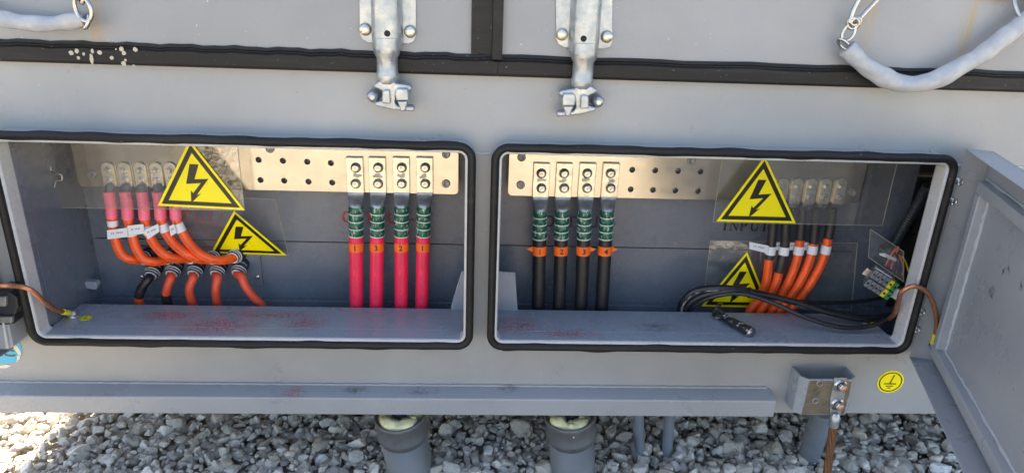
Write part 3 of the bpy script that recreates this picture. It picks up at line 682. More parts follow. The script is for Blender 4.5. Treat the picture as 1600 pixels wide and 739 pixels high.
# ------------------------------------------------------------------ heavy output cables
def output_cable(px_top, px_bot, jacket, label, group, digit, flag=0):
    """px_top: pixel x at the top of the lug; px_bot: pixel x where it leaves behind the ledge"""
    Yc = YB-.020
    s = lambda py: px_top+(px_bot-px_top)*((py-250)/230)
    root = thing(jacket_name[jacket], at(px_bot, 485, .15), label, 'cable', group)
    P_ = lambda py, Y=Yc: at(s(py), py, Y)
    yt, y1, y2 = ytop, yplate, ygreen
    # lug palm
    hw = .0205; cx = at(px_top, 275, YB).x; zt = at(px_top, yt, YB).z; zb = at(px_top, y1, YB).z
    lg = MB(); lg.box(cx-hw, cx+hw, YB-.0095, YB-.0004, zb, zt)
    lug = lg.build('lug', 'lug', root, .0012)
    # flare from palm to barrel
    fl = MB(); n2 = 8; rings = []; zg = P_(y2).z; xg = P_(y2).x; R = .0168
    for i in range(n2+1):
        t = i/n2; e = t*t*(3-2*t); ring = []
        for q in range(20):
            a = q*math.tau/20; ca, sa = math.cos(a), math.sin(a)
            # square -> circle
            bxx = max(-1, min(1, ca*1.5))*hw*.98; byy = max(-1, min(1, sa*1.5))*.0046
            rx_ = bxx*(1-e)+R*ca*e; ry_ = byy*(1-e)+R*sa*e
            yc = (YB-.005)*(1-e)+Yc*e
            ring.append(Vector((cx*(1-t)+xg*t+rx_, yc+ry_, zb-.0002+(zg-zb)*t)))
        rings.append(ring)
    fl.add([v for r in rings for v in r], [(i*20+q, i*20+(q+1) % 20, (i+1)*20+(q+1) % 20, (i+1)*20+q) for i in range(n2) for q in range(20)], 0, True)
    fl.build('lug_neck', 'lugbarrel', lug)
    for k2, py in enumerate((yt+17, y1-13)):
        bt = MB(); c = at(px_top+.5, py, YB-.0098); bt.lathe(c, (0, -1, 0), [(.0125, 0), (.0125, .0022), (.0095, .003), (.0092, .0045), (.0092, .011), (.0084, .0120), (.0035, .0122), (.0025, .0117), (0, .0117)], 22)
        bt.build('bolt', 'lug', lug)
    st = MB(); c = at(px_top, (yt+y1)/2+2, YB-.0100)     # dark smear of anti-seize between the bolts
    for q in range(5):
        a = random.uniform(0, 6); w = random.uniform(.004, .010); cc_ = c+Vector((random.uniform(-.008, .008), -.0001*q, random.uniform(-.005, .005)))
        st.add([cc_+Vector((math.cos(t)*w*random.uniform(.6, 1.1), 0, math.sin(t)*w*.5*random.uniform(.5, 1.1))) for t in np.linspace(0, 6.0, 11)], [tuple(range(11))])
    st.build('grease_smear', 'dull', lug)
    # green sleeve with pale rings
    y3 = ygreen_end; gs = MB(); zs_ = [y2+(y3-y2)*i/24 for i in range(25)]
    gs.tube([P_(y) for y in zs_], [.0172+(.0007 if (i % 6) in (1, 2, 3, 4) else -.0003) for i in range(25)], 22)
    sl = gs.build('green_sleeve', 'green', root)
    rg = MB()
    for i in (6, 12, 18, 24):
        rg.tube([P_(zs_[i]-.8), P_(zs_[i]+.6)], .0183, 22)
    rg.build('sleeve_ring', 'white_ring', sl)
    # jacket
    jk = MB(); pts = [P_(y3+1)]+[P_(y) for y in range(int(y3)+8, 480, 12)]+[P_(486, Yc+.002)]
    last = pts[-1]; pts += [last+Vector((0, .002, -.06)), last+Vector((0, .004, -.2))]
    jk.tube(spline(pts, 4), .0172, 24); jk.build('jacket', jacket, root)
    tg = MB(); ya, yb2 = ytag; ft = [P_(ya), P_(yb2)]; tg.tube(ft, .0180, 22, caps=False)
    if flag:
        sgn = flag; p0 = P_((ya+yb2)/2-1)+Vector((sgn*.016, -.004, 0))
        tg.add([p0+Vector((0, 0, .008)), p0+Vector((sgn*.017, .002, 0)), p0+Vector((0, 0, -.008))], [(0, 1, 2)])
    tgo = tg.build('number_tag', 'tag', root)
    dg_ = MB(); c = P_((ya+yb2)/2); text_mesh(dg_, digit, c+Vector((0, -.0188, 0)), X, Z, .020, bold=.0004); dg_.build('digit', 'ink', tgo)
    return root
jacket_name = {'pink': 'red_cable', 'black': 'black_cable'}
ytop, yplate, ygreen, ygreen_end, ytag = 245, 300, 322, 368, (378, 391)
for i, (a, b2, dgt, lab) in enumerate(((555.5, 557, '1', 'crimson cable tagged 1, leftmost of the four, nearest the empty holes'),
                                        (590.5, 588, '3', 'crimson cable carrying the orange tag numbered 3'),
                                        (627.5, 627, '2', 'crimson cable carrying the orange tag numbered 2'),
                                        (664, 659, '1', 'crimson cable tagged 1 at the right end of its row'))):
    output_cable(a, b2, 'pink', lab, 'crimson output cables', dgt)
ytop, yplate, ygreen, ygreen_end, ytag = 254, 307, 328, 372, (383, 397)
for i, (a, b2, dgt, lab, fl_) in enumerate(((845.5, 841, '1', 'thick black cable with an orange tag numbered 1', -1),
                                        (881, 873.5, '2', 'thick black cable with an orange tag numbered 2', 0),
                                        (917, 907.5, '3', 'thick black cable with an orange tag numbered 3', 1),
                                        (953.5, 940, '4', 'thick black cable with an orange tag numbered 4', 1))):
    output_cable(a, b2, 'black', lab, 'thick black output cables', dgt, fl_)

# ------------------------------------------------------------------ input lugs and orange cables, left
def small_lug(root, px, yt, yb_, mat='lug', hw=.0145):
    cx = at(px, (yt+yb_)/2, YB).x; zt = at(px, yt, YB).z; zb = at(px, yb_, YB).z; lg = MB()
    poly = [(cx-hw, zb), (cx+hw, zb)]+[(cx+hw*math.cos(math.radians(a)), zt-hw+hw*math.sin(math.radians(a))) for a in range(0, 181, 20)]
    lg.prism([(x, YB-.0065, z) for x, z in poly], (0, .006, 0)); lug = lg.build('lug', mat, root, .001)
    for f_ in (.33, .72):
        bt = MB(); z = zt+(zb-zt)*f_; hexbolt(bt, (cx, YB-.0066, z), (0, -1, 0), .0068, .0065, washer=.0095, rot=.3+f_); bt.build('bolt', 'steel', lug)
    return lug, cx, zb
def wrap(root, a, b2, r, name='marker_wrap'):
    w = MB(); w.tube([a, b2], r, 20, caps=False); return w.build(name, 'white', root)
def flag_label(root, quad, Y):
    w = MB(); P4 = [at(x, y, Y+dy) for x, y, dy in quad]; w.prism(P4, (0, .0006, 0)); o = w.build('flag_label', 'white', root)
    t = MB(); ux = (P4[1]-P4[0]); uz = (P4[0]-P4[3]); c = (P4[0]+P4[1]+P4[2]+P4[3])/4-Vector((0, .0006, 0))
    for k2 in range(7):
        if k2 == 2: continue
        p0 = c+ux*(-.30+k2*.085); t.add([p0, p0+ux*.055, p0+ux*.055+uz*.16, p0+uz*.16], [(0, 1, 2, 3)])
    t.build('print', 'dull', o)
lefts = [
 (171, [(175, 340), (178, 362), (184, 386), (193, 400), (210, 406), (232, 404)], (344, 353), 'first orange cable from the left wall, bending sharply to a gland'),
 (196, [(200, 342), (206, 364), (212, 386), (224, 404), (243, 409), (268, 404)], (353, 369), 'second orange cable from the left wall under a pink sleeve'),
 (221, [(226, 342), (231, 360), (240, 380), (256, 397), (276, 404), (303, 403)], (353, 366), 'middle orange cable of the five with pink sleeves'),
 (246, [(251, 342), (259, 362), (271, 380), (290, 396), (312, 405), (336, 405)], (350, 363), 'fourth orange cable from the left wall, curving under its neighbour'),
 (268, [(275, 342), (283, 360), (297, 382), (318, 400), (345, 407), (372, 401)], (349, 363), 'longest orange cable of the five, reaching the far gland under the small sign')]
for i, (lx, path, (w0, w1), lab) in enumerate(lefts):
    root = thing('orange_cable', at(path[0][0], path[0][1], YB-.02), lab, 'cable', 'orange input cables in the left compartment')
    lug, cx, zb = small_lug(root, lx, 253, 290)
    Yc = YB-.018
    bm_ = MB(); a = Vector((cx, YB-.004, zb)); b2 = at(path[0][0]-3, 303, Yc); bm_.tube([a, (a+b2)/2, b2], [.012, .011, .010], 16); bm_.build('lug_barrel', 'lugbarrel', lug)
    sv = MB(); ps = [at(path[0][0]-5+i*.1, 299, Yc), at(path[0][0]-1.5, 320, Yc), at(*path[0], Yc)]; sv.tube(spline(ps, 5), .0135, 18); sv.build('shrink_sleeve', 'pinksleeve', root)
    n2 = len(path); Yp = [Yc, Yc, Yc-.004, Yc-.006-.002*i, Yc+.004, .195]
    pts = [at(path[0][0]-1, 330, Yc)]+[at(p_[0], p_[1], Yp[k2]) for k2, p_ in enumerate(path)]
    jk = MB(); sp_ = spline(pts, 10); jk.tube(sp_, .0112, 20); jk.build('jacket', 'orange', root)
    pa = min(range(len(sp_)), key=lambda q: (sp_[q]-at(path[0][0]+(w0-340)*.25, w0, Yc)).length)
    pb = min(range(len(sp_)), key=lambda q: (sp_[q]-at(path[0][0]+(w1-340)*.3, w1, Yc)).length)
    wo = MB(); wo.tube(sp_[pa:max(pb, pa+2)+1], .0124, 20, caps=False); wrp = wo.build('marker_wrap', 'white', root)
    q = [[(167, 360, 0), (199, 356, 0), (200, 370, 0), (168, 374, 0)], [(199, 353, -.004), (224, 350, -.004), (226, 365, -.004), (201, 368, -.004)], [(224, 360, -.004), (247, 350, -.004), (249, 362, -.004), (231, 374, -.004)], None, [(264, 354, -.002), (272, 350, -.002), (276, 364, -.002), (267, 369, -.002)]][i]
    if q: flag_label(root, q, Yc-.0145)
# gland plate
gp = thing('gland_plate', at(320, 440, .218), 'steel plate carrying ten cable glands low on the left compartment wall', 'plate')
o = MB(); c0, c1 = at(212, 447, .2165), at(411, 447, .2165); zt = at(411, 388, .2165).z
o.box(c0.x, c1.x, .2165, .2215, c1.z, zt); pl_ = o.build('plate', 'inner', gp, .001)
o = MB()
for px, py in ((403, 432), (405, 396), (222, 432)):
    o.lathe(at(px, py, .216), (0, -1, 0), [(.006, 0), (.006, .003), (.004, .0045), (0, .0045)], 14)
o.build('screw', 'steel', gp)
def gland(px, py, ax, big=True):
    o = MB(); c = at(px, py, .216); ax = Vector(ax).normalized()
    root_ = gp
    pr = [(.0195, -.006), (.0195, .003), (.0185, .006), (.0165, .006), (.0165, .010), (.0190, .010), (.0200, .0115), (.0200, .019), (.0185, .0205), (.0175, .0205), (.0180, .0225), (.0180, .027), (.0165, .031), (.0145, .032)]
    o.lathe(c, ax, pr, 24); gl = o.build('gland', 'blkplastic', root_)
    o = MB()
    for h, r1 in ((.0085, .0178), (.021, .0192), (.0275, .0182)):
        o.lathe(c, ax, [(r1-.0015, h-.0012), (r1, h-.0008), (r1, h+.0008), (r1-.0015, h+.0012)], 24)
    o.lathe(c, ax, [(.0150, .0325), (.0150, .0345), (.0125, .0350), (.0110, .034), (.0110, .030)], 24)
    o.build('gland_ring', 'white', gl)
    return c+ax*.034
for px, py in ((234, 401), (271, 401), (307, 400), (341, 401), (374, 399)): gland(px, py-4, (-.2, -1, -.05))
lowers = [
 (244, 418, [(232, 436), (221, 452), (217, 468), (222, 490)], 'black', 'short black taped cable leaving the first lower gland', 0),
 (276, 416, [(267, 434), (261, 450), (260, 466), (266, 490)], 'redorange', 'red cable ending in a black taped sleeve below its gland', 1),
 (310, 416, [(302, 434), (296, 450), (298, 466), (305, 490)], 'redorange', 'red cable dropping from the middle lower gland', 0),
 (345, 416, [(340, 434), (337, 450), (338, 466), (342, 490)], 'redorange', 'red cable dropping straight from the fourth lower gland', 0),
 (378, 415, [(377, 432), (384, 448), (396, 464), (414, 487)], 'redorange', 'red cable sweeping right from the last lower gland', 0)]
for gx, gy, path, mat, lab, tape in lowers:
    e = gland(gx, gy-3, (-.12, -1, -.55))
    root = thing('gland_cable', e, lab, 'cable', 'cables leaving the lower glands')
    ys = [.160, .150, .152, .160]
    pts = [e+Vector((.003, .03, .014)), e]+[at(p_[0], p_[1], y) for p_, y in zip(path, ys)]; pts.append(pts[-1]+Vector((.004, .0, -.12)))
    sp_ = spline(pts, 8); m2 = len(sp_)
    if mat == 'black':
        jk = MB(); jk.tube(sp_[:m2*60//100], .0105, 18); jk.build('jacket', 'black', root)
        jk = MB(); jk.tube(sp_[m2*48//100:m2*64//100], .0118, 18); jk.build('tape_sleeve', 'blacksleeve', root)
        jk = MB(); jk.tube(sp_[m2*60//100:], .0104, 18); jk.build('cable_end', 'orange', root)
    else:
        jk = MB(); jk.tube(sp_, .0105, 18); jk.build('jacket', mat, root)
        if tape: jk = MB(); jk.tube(sp_[m2*60//100:], .0118, 18); jk.build('tape_sleeve', 'blacksleeve', root)

# ------------------------------------------------------------------ input lugs and orange cables, right
rights = [
 (1221, 1208, [(1205, 384), (1201, 410), (1197, 440), (1185, 468), (1170, 490)], 404, 'first orange cable beside the big sign, black down to mid height'),
 (1243, 1228, [(1226, 385), (1221, 410), (1213, 440), (1200, 468), (1186, 492)], 424, 'second orange cable from the big sign, black sleeve reaching lowest'),
 (1265.6, 1252, [(1249, 384), (1244, 410), (1232, 440), (1217, 468), (1203, 492)], 376, 'middle orange cable of the right compartment row'),
 (1288, 1274, [(1270, 386), (1264, 410), (1250, 440), (1232, 468), (1216, 492)], 379, 'fourth orange cable from the big sign'),
 (1311, 1298, [(1291, 386), (1284, 410), (1268, 440), (1248, 468), (1230, 492)], 374, 'orange cable nearest the green terminals')]
for i, (lx, bx_, path, ysl, lab) in enumerate(rights):
    root = thing('orange_cable', at(path[0][0], path[0][1], YB-.02), lab, 'cable', 'orange input cables in the right compartment')
    lug, cx, zb = small_lug(root, lx, 278, 318, hw=.0140)
    Yc = YB-.022-.003*(i % 2)
    # twisted palm going down to the barrel
    o = MB(); q0 = Vector((cx, YB-.004, zb)); q1 = at(bx_+2, 331, Yc+.004)
    o.prism([q0+Vector((-.014, -.002, 0)), q0+Vector((.014, -.002, 0)), q1+Vector((.009, -.006, .0)), q1+Vector((-.009, -.006, 0))], (0, .005, 0)); o.build('lug_neck', 'steel', lug, .001)
    pts = [at(bx_+2, 326, Yc), at(bx_, 350, Yc)]+[at(p_[0], p_[1], y) for p_, y in zip(path, (Yc, Yc-.002, Yc, Yc+.004, Yc+.008))]; pts.append(pts[-1]+Vector((-.004, 0, -.1)))
    sp_ = spline(pts, 10); k0 = min(range(len(sp_)), key=lambda q: abs((sp_[q]-at(lx, ysl, Yc)).z))
    jk = MB(); jk.tube(sp_[k0-1:], .0112, 20); jk.build('jacket', 'orange', root)
    jk = MB(); jk.tube(sp_[:k0+1], .0121, 20); jk.build('shrink_sleeve', 'blacksleeve', root)
    ka = min(range(len(sp_)), key=lambda q: abs((sp_[q]-at(lx, 384, Yc)).z)); kb = min(range(len(sp_)), key=lambda q: abs((sp_[q]-at(lx, 397, Yc)).z))
    o = MB(); o.tube(sp_[ka:kb+1], .0130, 20, caps=False); o.build('marker_wrap', 'white', root)
    if i == 0: flag_label(root, [(1171, 378, 0), (1201, 384, 0), (1200, 396, 0), (1171, 389, 0)], Yc-.011)
    if i in (1, 2, 3):
        xx = (1213, 1237, 1259)[i-1]; flag_label(root, [(xx-4, 379, 0), (xx+9, 379, 0), (xx+9, 391, 0), (xx-4, 391, 0)], Yc+.010)
# ------------------------------------------------------------------ clear covers and warning signs
def sheet(quad, label, name='clear_cover', th=.0025):
    P4 = [Vector(q) for q in quad]; nrm = (P4[1]-P4[0]).cross(P4[3]-P4[0]).normalized(); c = sum(P4, Vector())/4
    root = thing(name, c, label, 'cover', 'clear plastic covers over the terminals')
    o = MB(); o.add(P4, [(0, 1, 2, 3)]); o.build('sheet', 'plexi', root)
    e = MB()
    for i in range(4): e.tube([P4[i], P4[(i+1) % 4]], .0008, 6)
    e.build('cut_edge', 'plexiedge', root); return root
YP = .125
x0, x1 = at(158, 325, YP).x, at(382, 328, YP).x; z0 = at(382, 329, YP).z
sheet([(x0-.10, YP, z0-.002), (x1, YP, z0), (x1, YP, .885), (x0-.10, YP, .885)], 'clear plastic sheet in front of the left busbar, reflecting the gravel')
x0, x1 = at(1118, 345, YP).x, at(1378, 355, YP).x; z0 = at(1200, 349, YP).z
sheet([(x0-.006, YP, z0), (x1, YP, z0), (x1, YP, .885), (x0-.006, YP, .885)], 'clear plastic sheet hung before the right busbar')
Ya, Yb_ = .138, .205
qa = [at(258, 398, Yb_), at(451, 399, Yb_), at(430, 312, Ya), at(285, 305, Ya)]
sheet(qa, 'small clear sheet tilted over the left cable glands')
sheet([at(1098, 478, .185), at(1330, 484, .185), at(1340, 380, .185), at(1110, 376, .185)], 'low clear sheet behind the right orange cables')
sheet([at(1357, 402, .12), at(1412, 440, .06), at(1412, 393, .06), at(1360, 358, .12)], 'small slanted clear guard beside the green terminals')

def sign(A, BL, BR, label, bolt, push=.002):
    A, BL, BR = map(Vector, (A, BL, BR)); nrm = (BR-BL).cross(A-BL).normalized()
    if nrm.y > 0: nrm = -nrm
    c = (A+BL+BR)/3; root = thing('warning_sign', c, label, 'sign', 'yellow high voltage warning signs')
    A, BL, BR, c = (q+nrm*push for q in (A, BL, BR, c))
    tri = lambda s_, h: [c+(q-c)*s_+nrm*h for q in (BL, BR, A)]
    o = MB(); o.prism(tri(1, 0), -nrm*.0012); o.build('plate', 'yellow', root)
    o = MB(); a, b2 = tri(.90, .0004), tri(.72, .0004); o.add(a+b2, [(0, 1, 4, 3), (1, 2, 5, 4), (2, 0, 3, 5)]); o.build('border', 'signblack', root)
    ux = (BR-BL); uz = A-(BL+BR)/2
    pts = [(-.055, .70), (.045, .70), (-.03, .46), (.13, .48), (-.035, .21), (.015, .235), (-.115, .075), (-.095, .285), (-.075, .235), (.035, .405), (-.135, .38)]
    o = MB(); base = (BL+BR)/2; o.add([base+ux*(x+.01)+uz*(z*.93)+nrm*.0008 for x, z in pts], [tuple(range(len(pts)))]); o.build('lightning_arrow', 'signblack', root)
YS = YP-.001
sign(at(296.5, 218.5, YS), at(247, 321, YS), at(383, 328, YS), 'large yellow triangle sign above the small tilted one at left', 0)
sign(at(1195, 244, YS), at(1119, 345.5, YS), at(1243, 348.5, YS), 'large yellow triangle sign over the black INPUT lettering', 0)
def on_q(px, py, q):
    nr = (q[1]-q[0]).cross(q[3]-q[0]).normalized(); dd = fw+RT*((px-800)/F)-UP*((py-369.5)/F); return CAM+dd*((q[0]-CAM).dot(nr)/dd.dot(nr))
sign(on_q(366, 329, qa), on_q(330, 394, qa), on_q(447, 398, qa), 'small tilted yellow triangle sign above the cable glands', 0)
sign(at(1167, 393, .184), at(1096, 478, .184), at(1202, 480, .184), 'lowest yellow triangle sign, half hidden by loose black cables', 0)

# ------------------------------------------------------------------ loose black cables on the right ledge
zl = .4635
def loose(pts, r, label, mat='black', seg=10):
    root = thing('loose_cable', pts[0], label, 'cable', 'loose black cables on the right ledge')
    o = MB(); o.tube(spline(pts, seg), r, 18); o.build('jacket', mat, root); return root
A3 = lambda px, py, Y: at(px, py, Y)
dn = Vector((0, 0, -.1))
s0 = at(1062, 488, .135)
loose([s0+dn, s0, at(1068, 470, .125), at(1085, 455, .115), at(1120, 450, .105), at(1165, 454, .10), at(1230, 469, .09), at(1300, 488, .07), at(1345, 496, .06), at(1385, 494, .07), at(1425, 478, .10), at(1450, 460, .15)], .0088,
      'thickest loose black cable with white print arching over the low sign', 'blackprint')
s1 = at(1070, 489, .128)
loose([s1+dn, s1, at(1078, 474, .12), at(1100, 461, .11), at(1140, 454.5, .098), at(1180, 459, .09), at(1240, 471, .075), at(1300, 490, .055), at(1350, 499, .05), at(1390, 495, .07), at(1430, 480, .11)], .0070,
      'loose black cable running just behind the white printed one')
s2 = at(1077, 489, .132)
loose([s2+dn, s2, at(1090, 474, .12), at(1120, 462, .10), at(1160, 459, .085), at(1205, 472, .065), at(1250, 492, .035), at(1290, 506, .015), at(1325, 512, .006), at(1360, 509, .012), at(1390, 498, .03), at(1430, 484, .09)], .0060,
      'loose black cable hanging lowest, resting on the ledge front')
s3 = at(1150, 455, .11)
loose([s3, at(1200, 464, .11), at(1270, 472, .12), at(1340, 471, .13), at(1390, 462, .14), at(1430, 448, .16)], .0050,
      'thin black cable rising to the right behind the others')
o = thing('cable_tie', at(1172, 455, .09), 'black cable tie round the loose black cables', 'cable tie')
t_ = MB(); cc_ = at(1171, 457, .094); t_.tube([cc_+Vector((-.002, 0, .0)), cc_+Vector((.002, 0, -.0))], .0145, 18, caps=False); t_.build('band', 'blacksleeve', o)

# dark film wrapped tube on the ledge
a = atz(1118, 489, zl+.012); b2 = atz(1174, 519, zl+.0135)
root = thing('wrapped_tube', (a+b2)/2, 'short tube wrapped in shiny wrinkled black film lying on the ledge', 'tube')
o = MB(); m2 = 22
def rf(i, ang, L): return 1+.07*math.sin(3*ang+L*180)+.05*math.sin(7*ang-L*260)
o.tube([a.lerp(b2, i/m2) for i in range(m2+1)], [.0115+.0022*math.sin(i*.8)*.3+.001*i/m2 for i in range(m2+1)], 26, rfun=rf); o.build('film', 'film', root)
d_ = (b2-a).normalized(); o = MB(); o.lathe(b2+d_*.0004, d_, [(.0122, -.003), (.0125, 0), (.0118, .0015), (0, .002)], 22); o.build('end_cap', 'chrome', root)
o = MB(); o.lathe(a-d_*.0055, d_, [(0, -.002), (.006, -.001), (.0078, .002), (.0062, .0055), (.0045, .0062)], 16); o.build('tip', 'chrome', root)
o = MB(); tp = a-d_*.004+Vector((.004, 0, .008)); o.tube([tp, tp+Vector((.012, .02, .004)), tp+Vector((.026, .034, .001))], [.0045, .006, .003], 10); o.build('film_tail', 'film', root)

# ------------------------------------------------------------------ copper earth straps
def braid(pts, r, label, sleeve_len, name='copper_strap', ends=(1, 1)):
    sp_ = spline(pts, 12); root = thing(name, pts[0], label, 'strap', 'copper earth straps')
    o = MB(); o.tube(sp_, r, 24, rfun=lambda i, a, L: 1+.07*math.sin(5*a+L*520)); o.build('braid', 'copper', root)
    for e_, on in ((0, ends[0]), (1, ends[1])):
        if not on: continue
        q = sp_ if e_ == 0 else sp_[::-1]
        L = 0; sub = [q[0]]
        for k2 in range(1, len(q)):
            L += (q[k2]-q[k2-1]).length; sub.append(q[k2])
            if L > sleeve_len: break
        o = MB(); o.tube(sub, r*1.28, 18); o.build('yellow_sleeve', 'sleeveyellow', root)
    return root
bl = atz(114, 491, zl+.004)
ls = braid([atz(110, 489, zl+.006), at(98, 487, .025), at(84, 482, -.01), at(68, 470, -.045), at(54, 457, -.062), at(38, 449, -.070), at(10, 446, -.068), at(-30, 450, -.10), at(-60, 480, -.14)], .0055, 'copper earth strap leaving over the left edge of the rubber seal', .034, ends=(1, 0))
o = MB(); o.lathe((bl.x, bl.y, zl-.0005), (0, 0, 1), [(.017, 0), (.013, .005), (.0105, .006), (0, .006)], 22); hexbolt(o, (bl.x, bl.y, zl+.0055), (0, 0, 1), .0085, .007, washer=.011); o.build('earth_bolt', 'steel', ls)
br_ = atz(1350, 506, zl+.004); hb = PR(.012, .040, .418)
rs = braid([atz(1358, 505, zl+.006), atz(1378, 503, zl+.009), at(1396, 492, -.00), at(1404, 470, -.03), at(1409, 456, -.05), at(1428, 447, -.062), at(1448, 456, -.066), at(1460, 480, -.060), at(1464, 510, -.05), at(1458, 536, -.040)], .0055, 'copper earth strap looped over the right edge to the open hatch', .026)
o = MB(); o.lathe((br_.x, br_.y, zl-.0005), (0, 0, 1), [(.016, 0), (.012, .004), (0, .004)], 20); hexbolt(o, (br_.x, br_.y, zl+.0035), (0, 0, 1), .008, .006, washer=.0105); c = at(1457, 541, -.038); hexbolt(o, c, (0, -.6, .8), .0075, .007, washer=.010); o.build('earth_bolt', 'dull', rs)

# stickers
def disc_sticker(c, ux, uz, rx, rz, label, ring=True, name='earth_sticker', slant=0):
    root = thing(name, c, label, 'sticker'); ux = Vector(ux).normalized(); uz = Vector(uz).normalized(); nr = ux.cross(uz)
    E = lambda k_, h: [Vector(c)+ux*(math.cos(q*math.tau/40)*rx*k_)+uz*(math.sin(q*math.tau/40)*rz*k_)+nr*h for q in range(40)]
    o = MB(); o.prism(E(1, .0012), -nr*.0009); disc = o.build('disc', 'yellow', root)
    o = MB(); a, b_2 = E(.88, .0016), E(.79, .0016); o.add(a+b_2, [(q, (q+1) % 40, 40+(q+1) % 40, 40+q) for q in range(40)])
    def bar(x, z, w, h, sh=0):
        o.add([Vector(c)+ux*((x+i+sh*(z+j))*rx)+uz*((z+j)*rz)+nr*.0018 for i, j in ((-w, -h), (w, -h), (w, h), (-w, h))], [(0, 1, 2, 3)])
    bar(0, .24, .045, .40, slant); bar(-.02, -.16, .46, .045); bar(-.02, -.36, .28, .042); bar(-.02, -.54, .12, .042)
    o.build('earth_symbol', 'signblack', root)
    return root
c = at(1391, 596, 0); disc_sticker(c, X, Z, .0345, .0325, 'round yellow earth symbol sticker on the lower front panel', slant=.25)
c = atz(134, 497, zl); disc_sticker(c, (1, .1, 0), (-.1, 1, 0), .013, .013, 'tiny yellow earth sticker on the left ledge by the strap bolt')
c = on_hatch(1471, 543, .0505); hd = PR(1, 0, 0)-PR(0, 0, 0); disc_sticker(c, -hd, Z, .010, .010, 'tiny yellow earth sticker inside the open hatch')
root = thing('logo_sticker', at(0, 548, 0), 'torn round blue and cream logo sticker under the left latch', 'sticker')
sc_ = at(4, 543, -.0012); o = MB(); RX_ = .0435
o.prism([sc_+Vector((math.cos(q*math.tau/48)*RX_, 0, math.sin(q*math.tau/48)*RX_*1.0)) for q in range(48)], (0, .0008, 0), 0)
def px_poly(mb, pl, Y, mat): mb.add([at(x, y, Y) for x, y in pl], [tuple(range(len(pl)))], mat)
px_poly(o, [(19, 537), (23, 538), (27, 541), (31, 547), (33, 553), (31, 558), (27, 551), (22, 545), (18, 541)], -.0016, 1)
px_poly(o, [(26, 556), (32, 554), (31, 560), (25, 566), (27, 561)], -.0016, 1); px_poly(o, [(0, 571), (10, 569), (18, 571), (10, 575), (-4, 575)], -.0016, 1)
px_poly(o, [(12, 540), (20, 536), (23, 542), (16, 544)], -.0017, 1)
o.build('disc', ['stickblue', 'stickpale'], root)
o = MB(); text_mesh(o, 'IC', at(10, 552, -.0021), X*1.75, Z, .024, bold=.0007); o.build('letters', 'olive', root)

# ------------------------------------------------------------------ earth cable on the bracket
root = thing('earth_cable', at(1305, 650, yb-.01), 'brown stranded copper cable hanging from the welded bracket', 'cable')
o = MB(); yl = yb-.0035; o.pxprism([(1304, 590), (1324, 590), (1318, 628), (1313, 650), (1297, 650), (1297, 626)], yl, .0022); lg = o.build('lug', 'galv', root, .0006)
o = MB(); o.tube([at(1305, 646, yl-.002), at(1305, 652, yl-.006), at(1303, 658, yl-.006), at(1302, 665, yl-.006)], [.0095, .0125, .0118, .0125], 16); o.build('lug_barrel', 'galv', lg)
for px, py in ((1313, 602), (1308, 631)):
    o = MB(); c = at(px, py, yl-.0002); o.lathe(c, (0, -1, 0), [(.0165, 0), (.0165, .0025), (.0125, .0028), (.0125, .006)], 22); hexbolt(o, c+Vector((0, -.005, 0)), (.15, -1, .0), .0115, .010, rot=.2)
    o.lathe(c+Vector((.001, -.015, 0)), (.15, -1, 0), [(.0085, 0), (.0082, .0012), (0, .0014)], 14, 1); o.build('bolt', ['steel', 'rusty'], lg)
o = MB(); st = spline([at(1302, 664, yl-.006), at(1299, 690, -.075), at(1295, 718, -.08), at(1290, 752, -.085), at(1286, 800, -.07)], 30)
o.tube(st, .0088, 48, rfun=lambda i, a, L: 1+.13*math.sin(8*a+L*150)); o.build('strands', 'oxide', root)

# ------------------------------------------------------------------ terminal block, conduit
root = thing('terminal_block', at(1390, 450, .10), 'grey, yellow and green terminal block with wires by the right wall', 'terminals')
ux = (at(1394, 434, .105)-at(1360, 413, .13)).normalized(); up_ = Z-ux*Z.dot(ux); up_.normalize(); fwd = ux.cross(up_)
if fwd.y > 0: fwd = -fwd
base = at(1358, 428, .125); K = .0100
for i in range(6):
    mat = ['terminal', 'terminal', 'terminal', 'terminal', 'tyellow', 'tgreen'][i]
    o = MB(); c = base+ux*(K*(i+.5)*1.15)
    o.obox(c+up_*.011, ux*(K*.52), fwd*.019, up_*.0125); o.obox(c-up_*.014+fwd*.007, ux*(K*.52), fwd*.022, up_*.0115)
    for hh in (.011, -.014):
        o.lathe(c+up_*hh+fwd*(.0192 if hh > 0 else .0292), fwd, [(.0032, 0), (.0032, .0006), (0, .0006)], 10, 1)
    o.build('terminal', [mat, 'dark'], root, .0008)
o = MB(); c = base+ux*(K*2.3); o.obox(c+up_*.0250, ux*(K*2.3), fwd*.010, up_*.0012); o.build('marker_strip', 'white', root)
o = MB(); c = base+ux*(K*8.0); o.obox(c-up_*.004, ux*(K*.9), fwd*.012, up_*.014); o.build('end_stop', 'white', root, .001)
o = MB(); c = base+ux*(K*9.6); o.obox(c-up_*.002, ux*(K*.55), fwd*.022, up_*.010); o.build('green_plug', 'tgreen', root, .001)
o = MB(); o.obox(base+ux*(K*5)-fwd*.016-up_*.003, ux*(K*6), fwd*.003, up_*.010); o.build('rail', 'steel', root)
for k_, (pth, mat) in enumerate((([(1404, 385), (1398, 400), (1392, 420)], 'orange'), ([(1400, 388), (1390, 402), (1384, 415)], 'orange'), ([(1410, 400), (1416, 412), (1420, 425)], 'sleeveyellow'), ([(1405, 398), (1412, 415), (1410, 430)], 'orange'), ([(1398, 395), (1404, 410), (1400, 428)], 'black'))):
    o = MB(); o.tube(spline([at(x, y, .10-.006*k_) for x, y in pth], 6), .0024, 8); o.build('wire', mat, root)
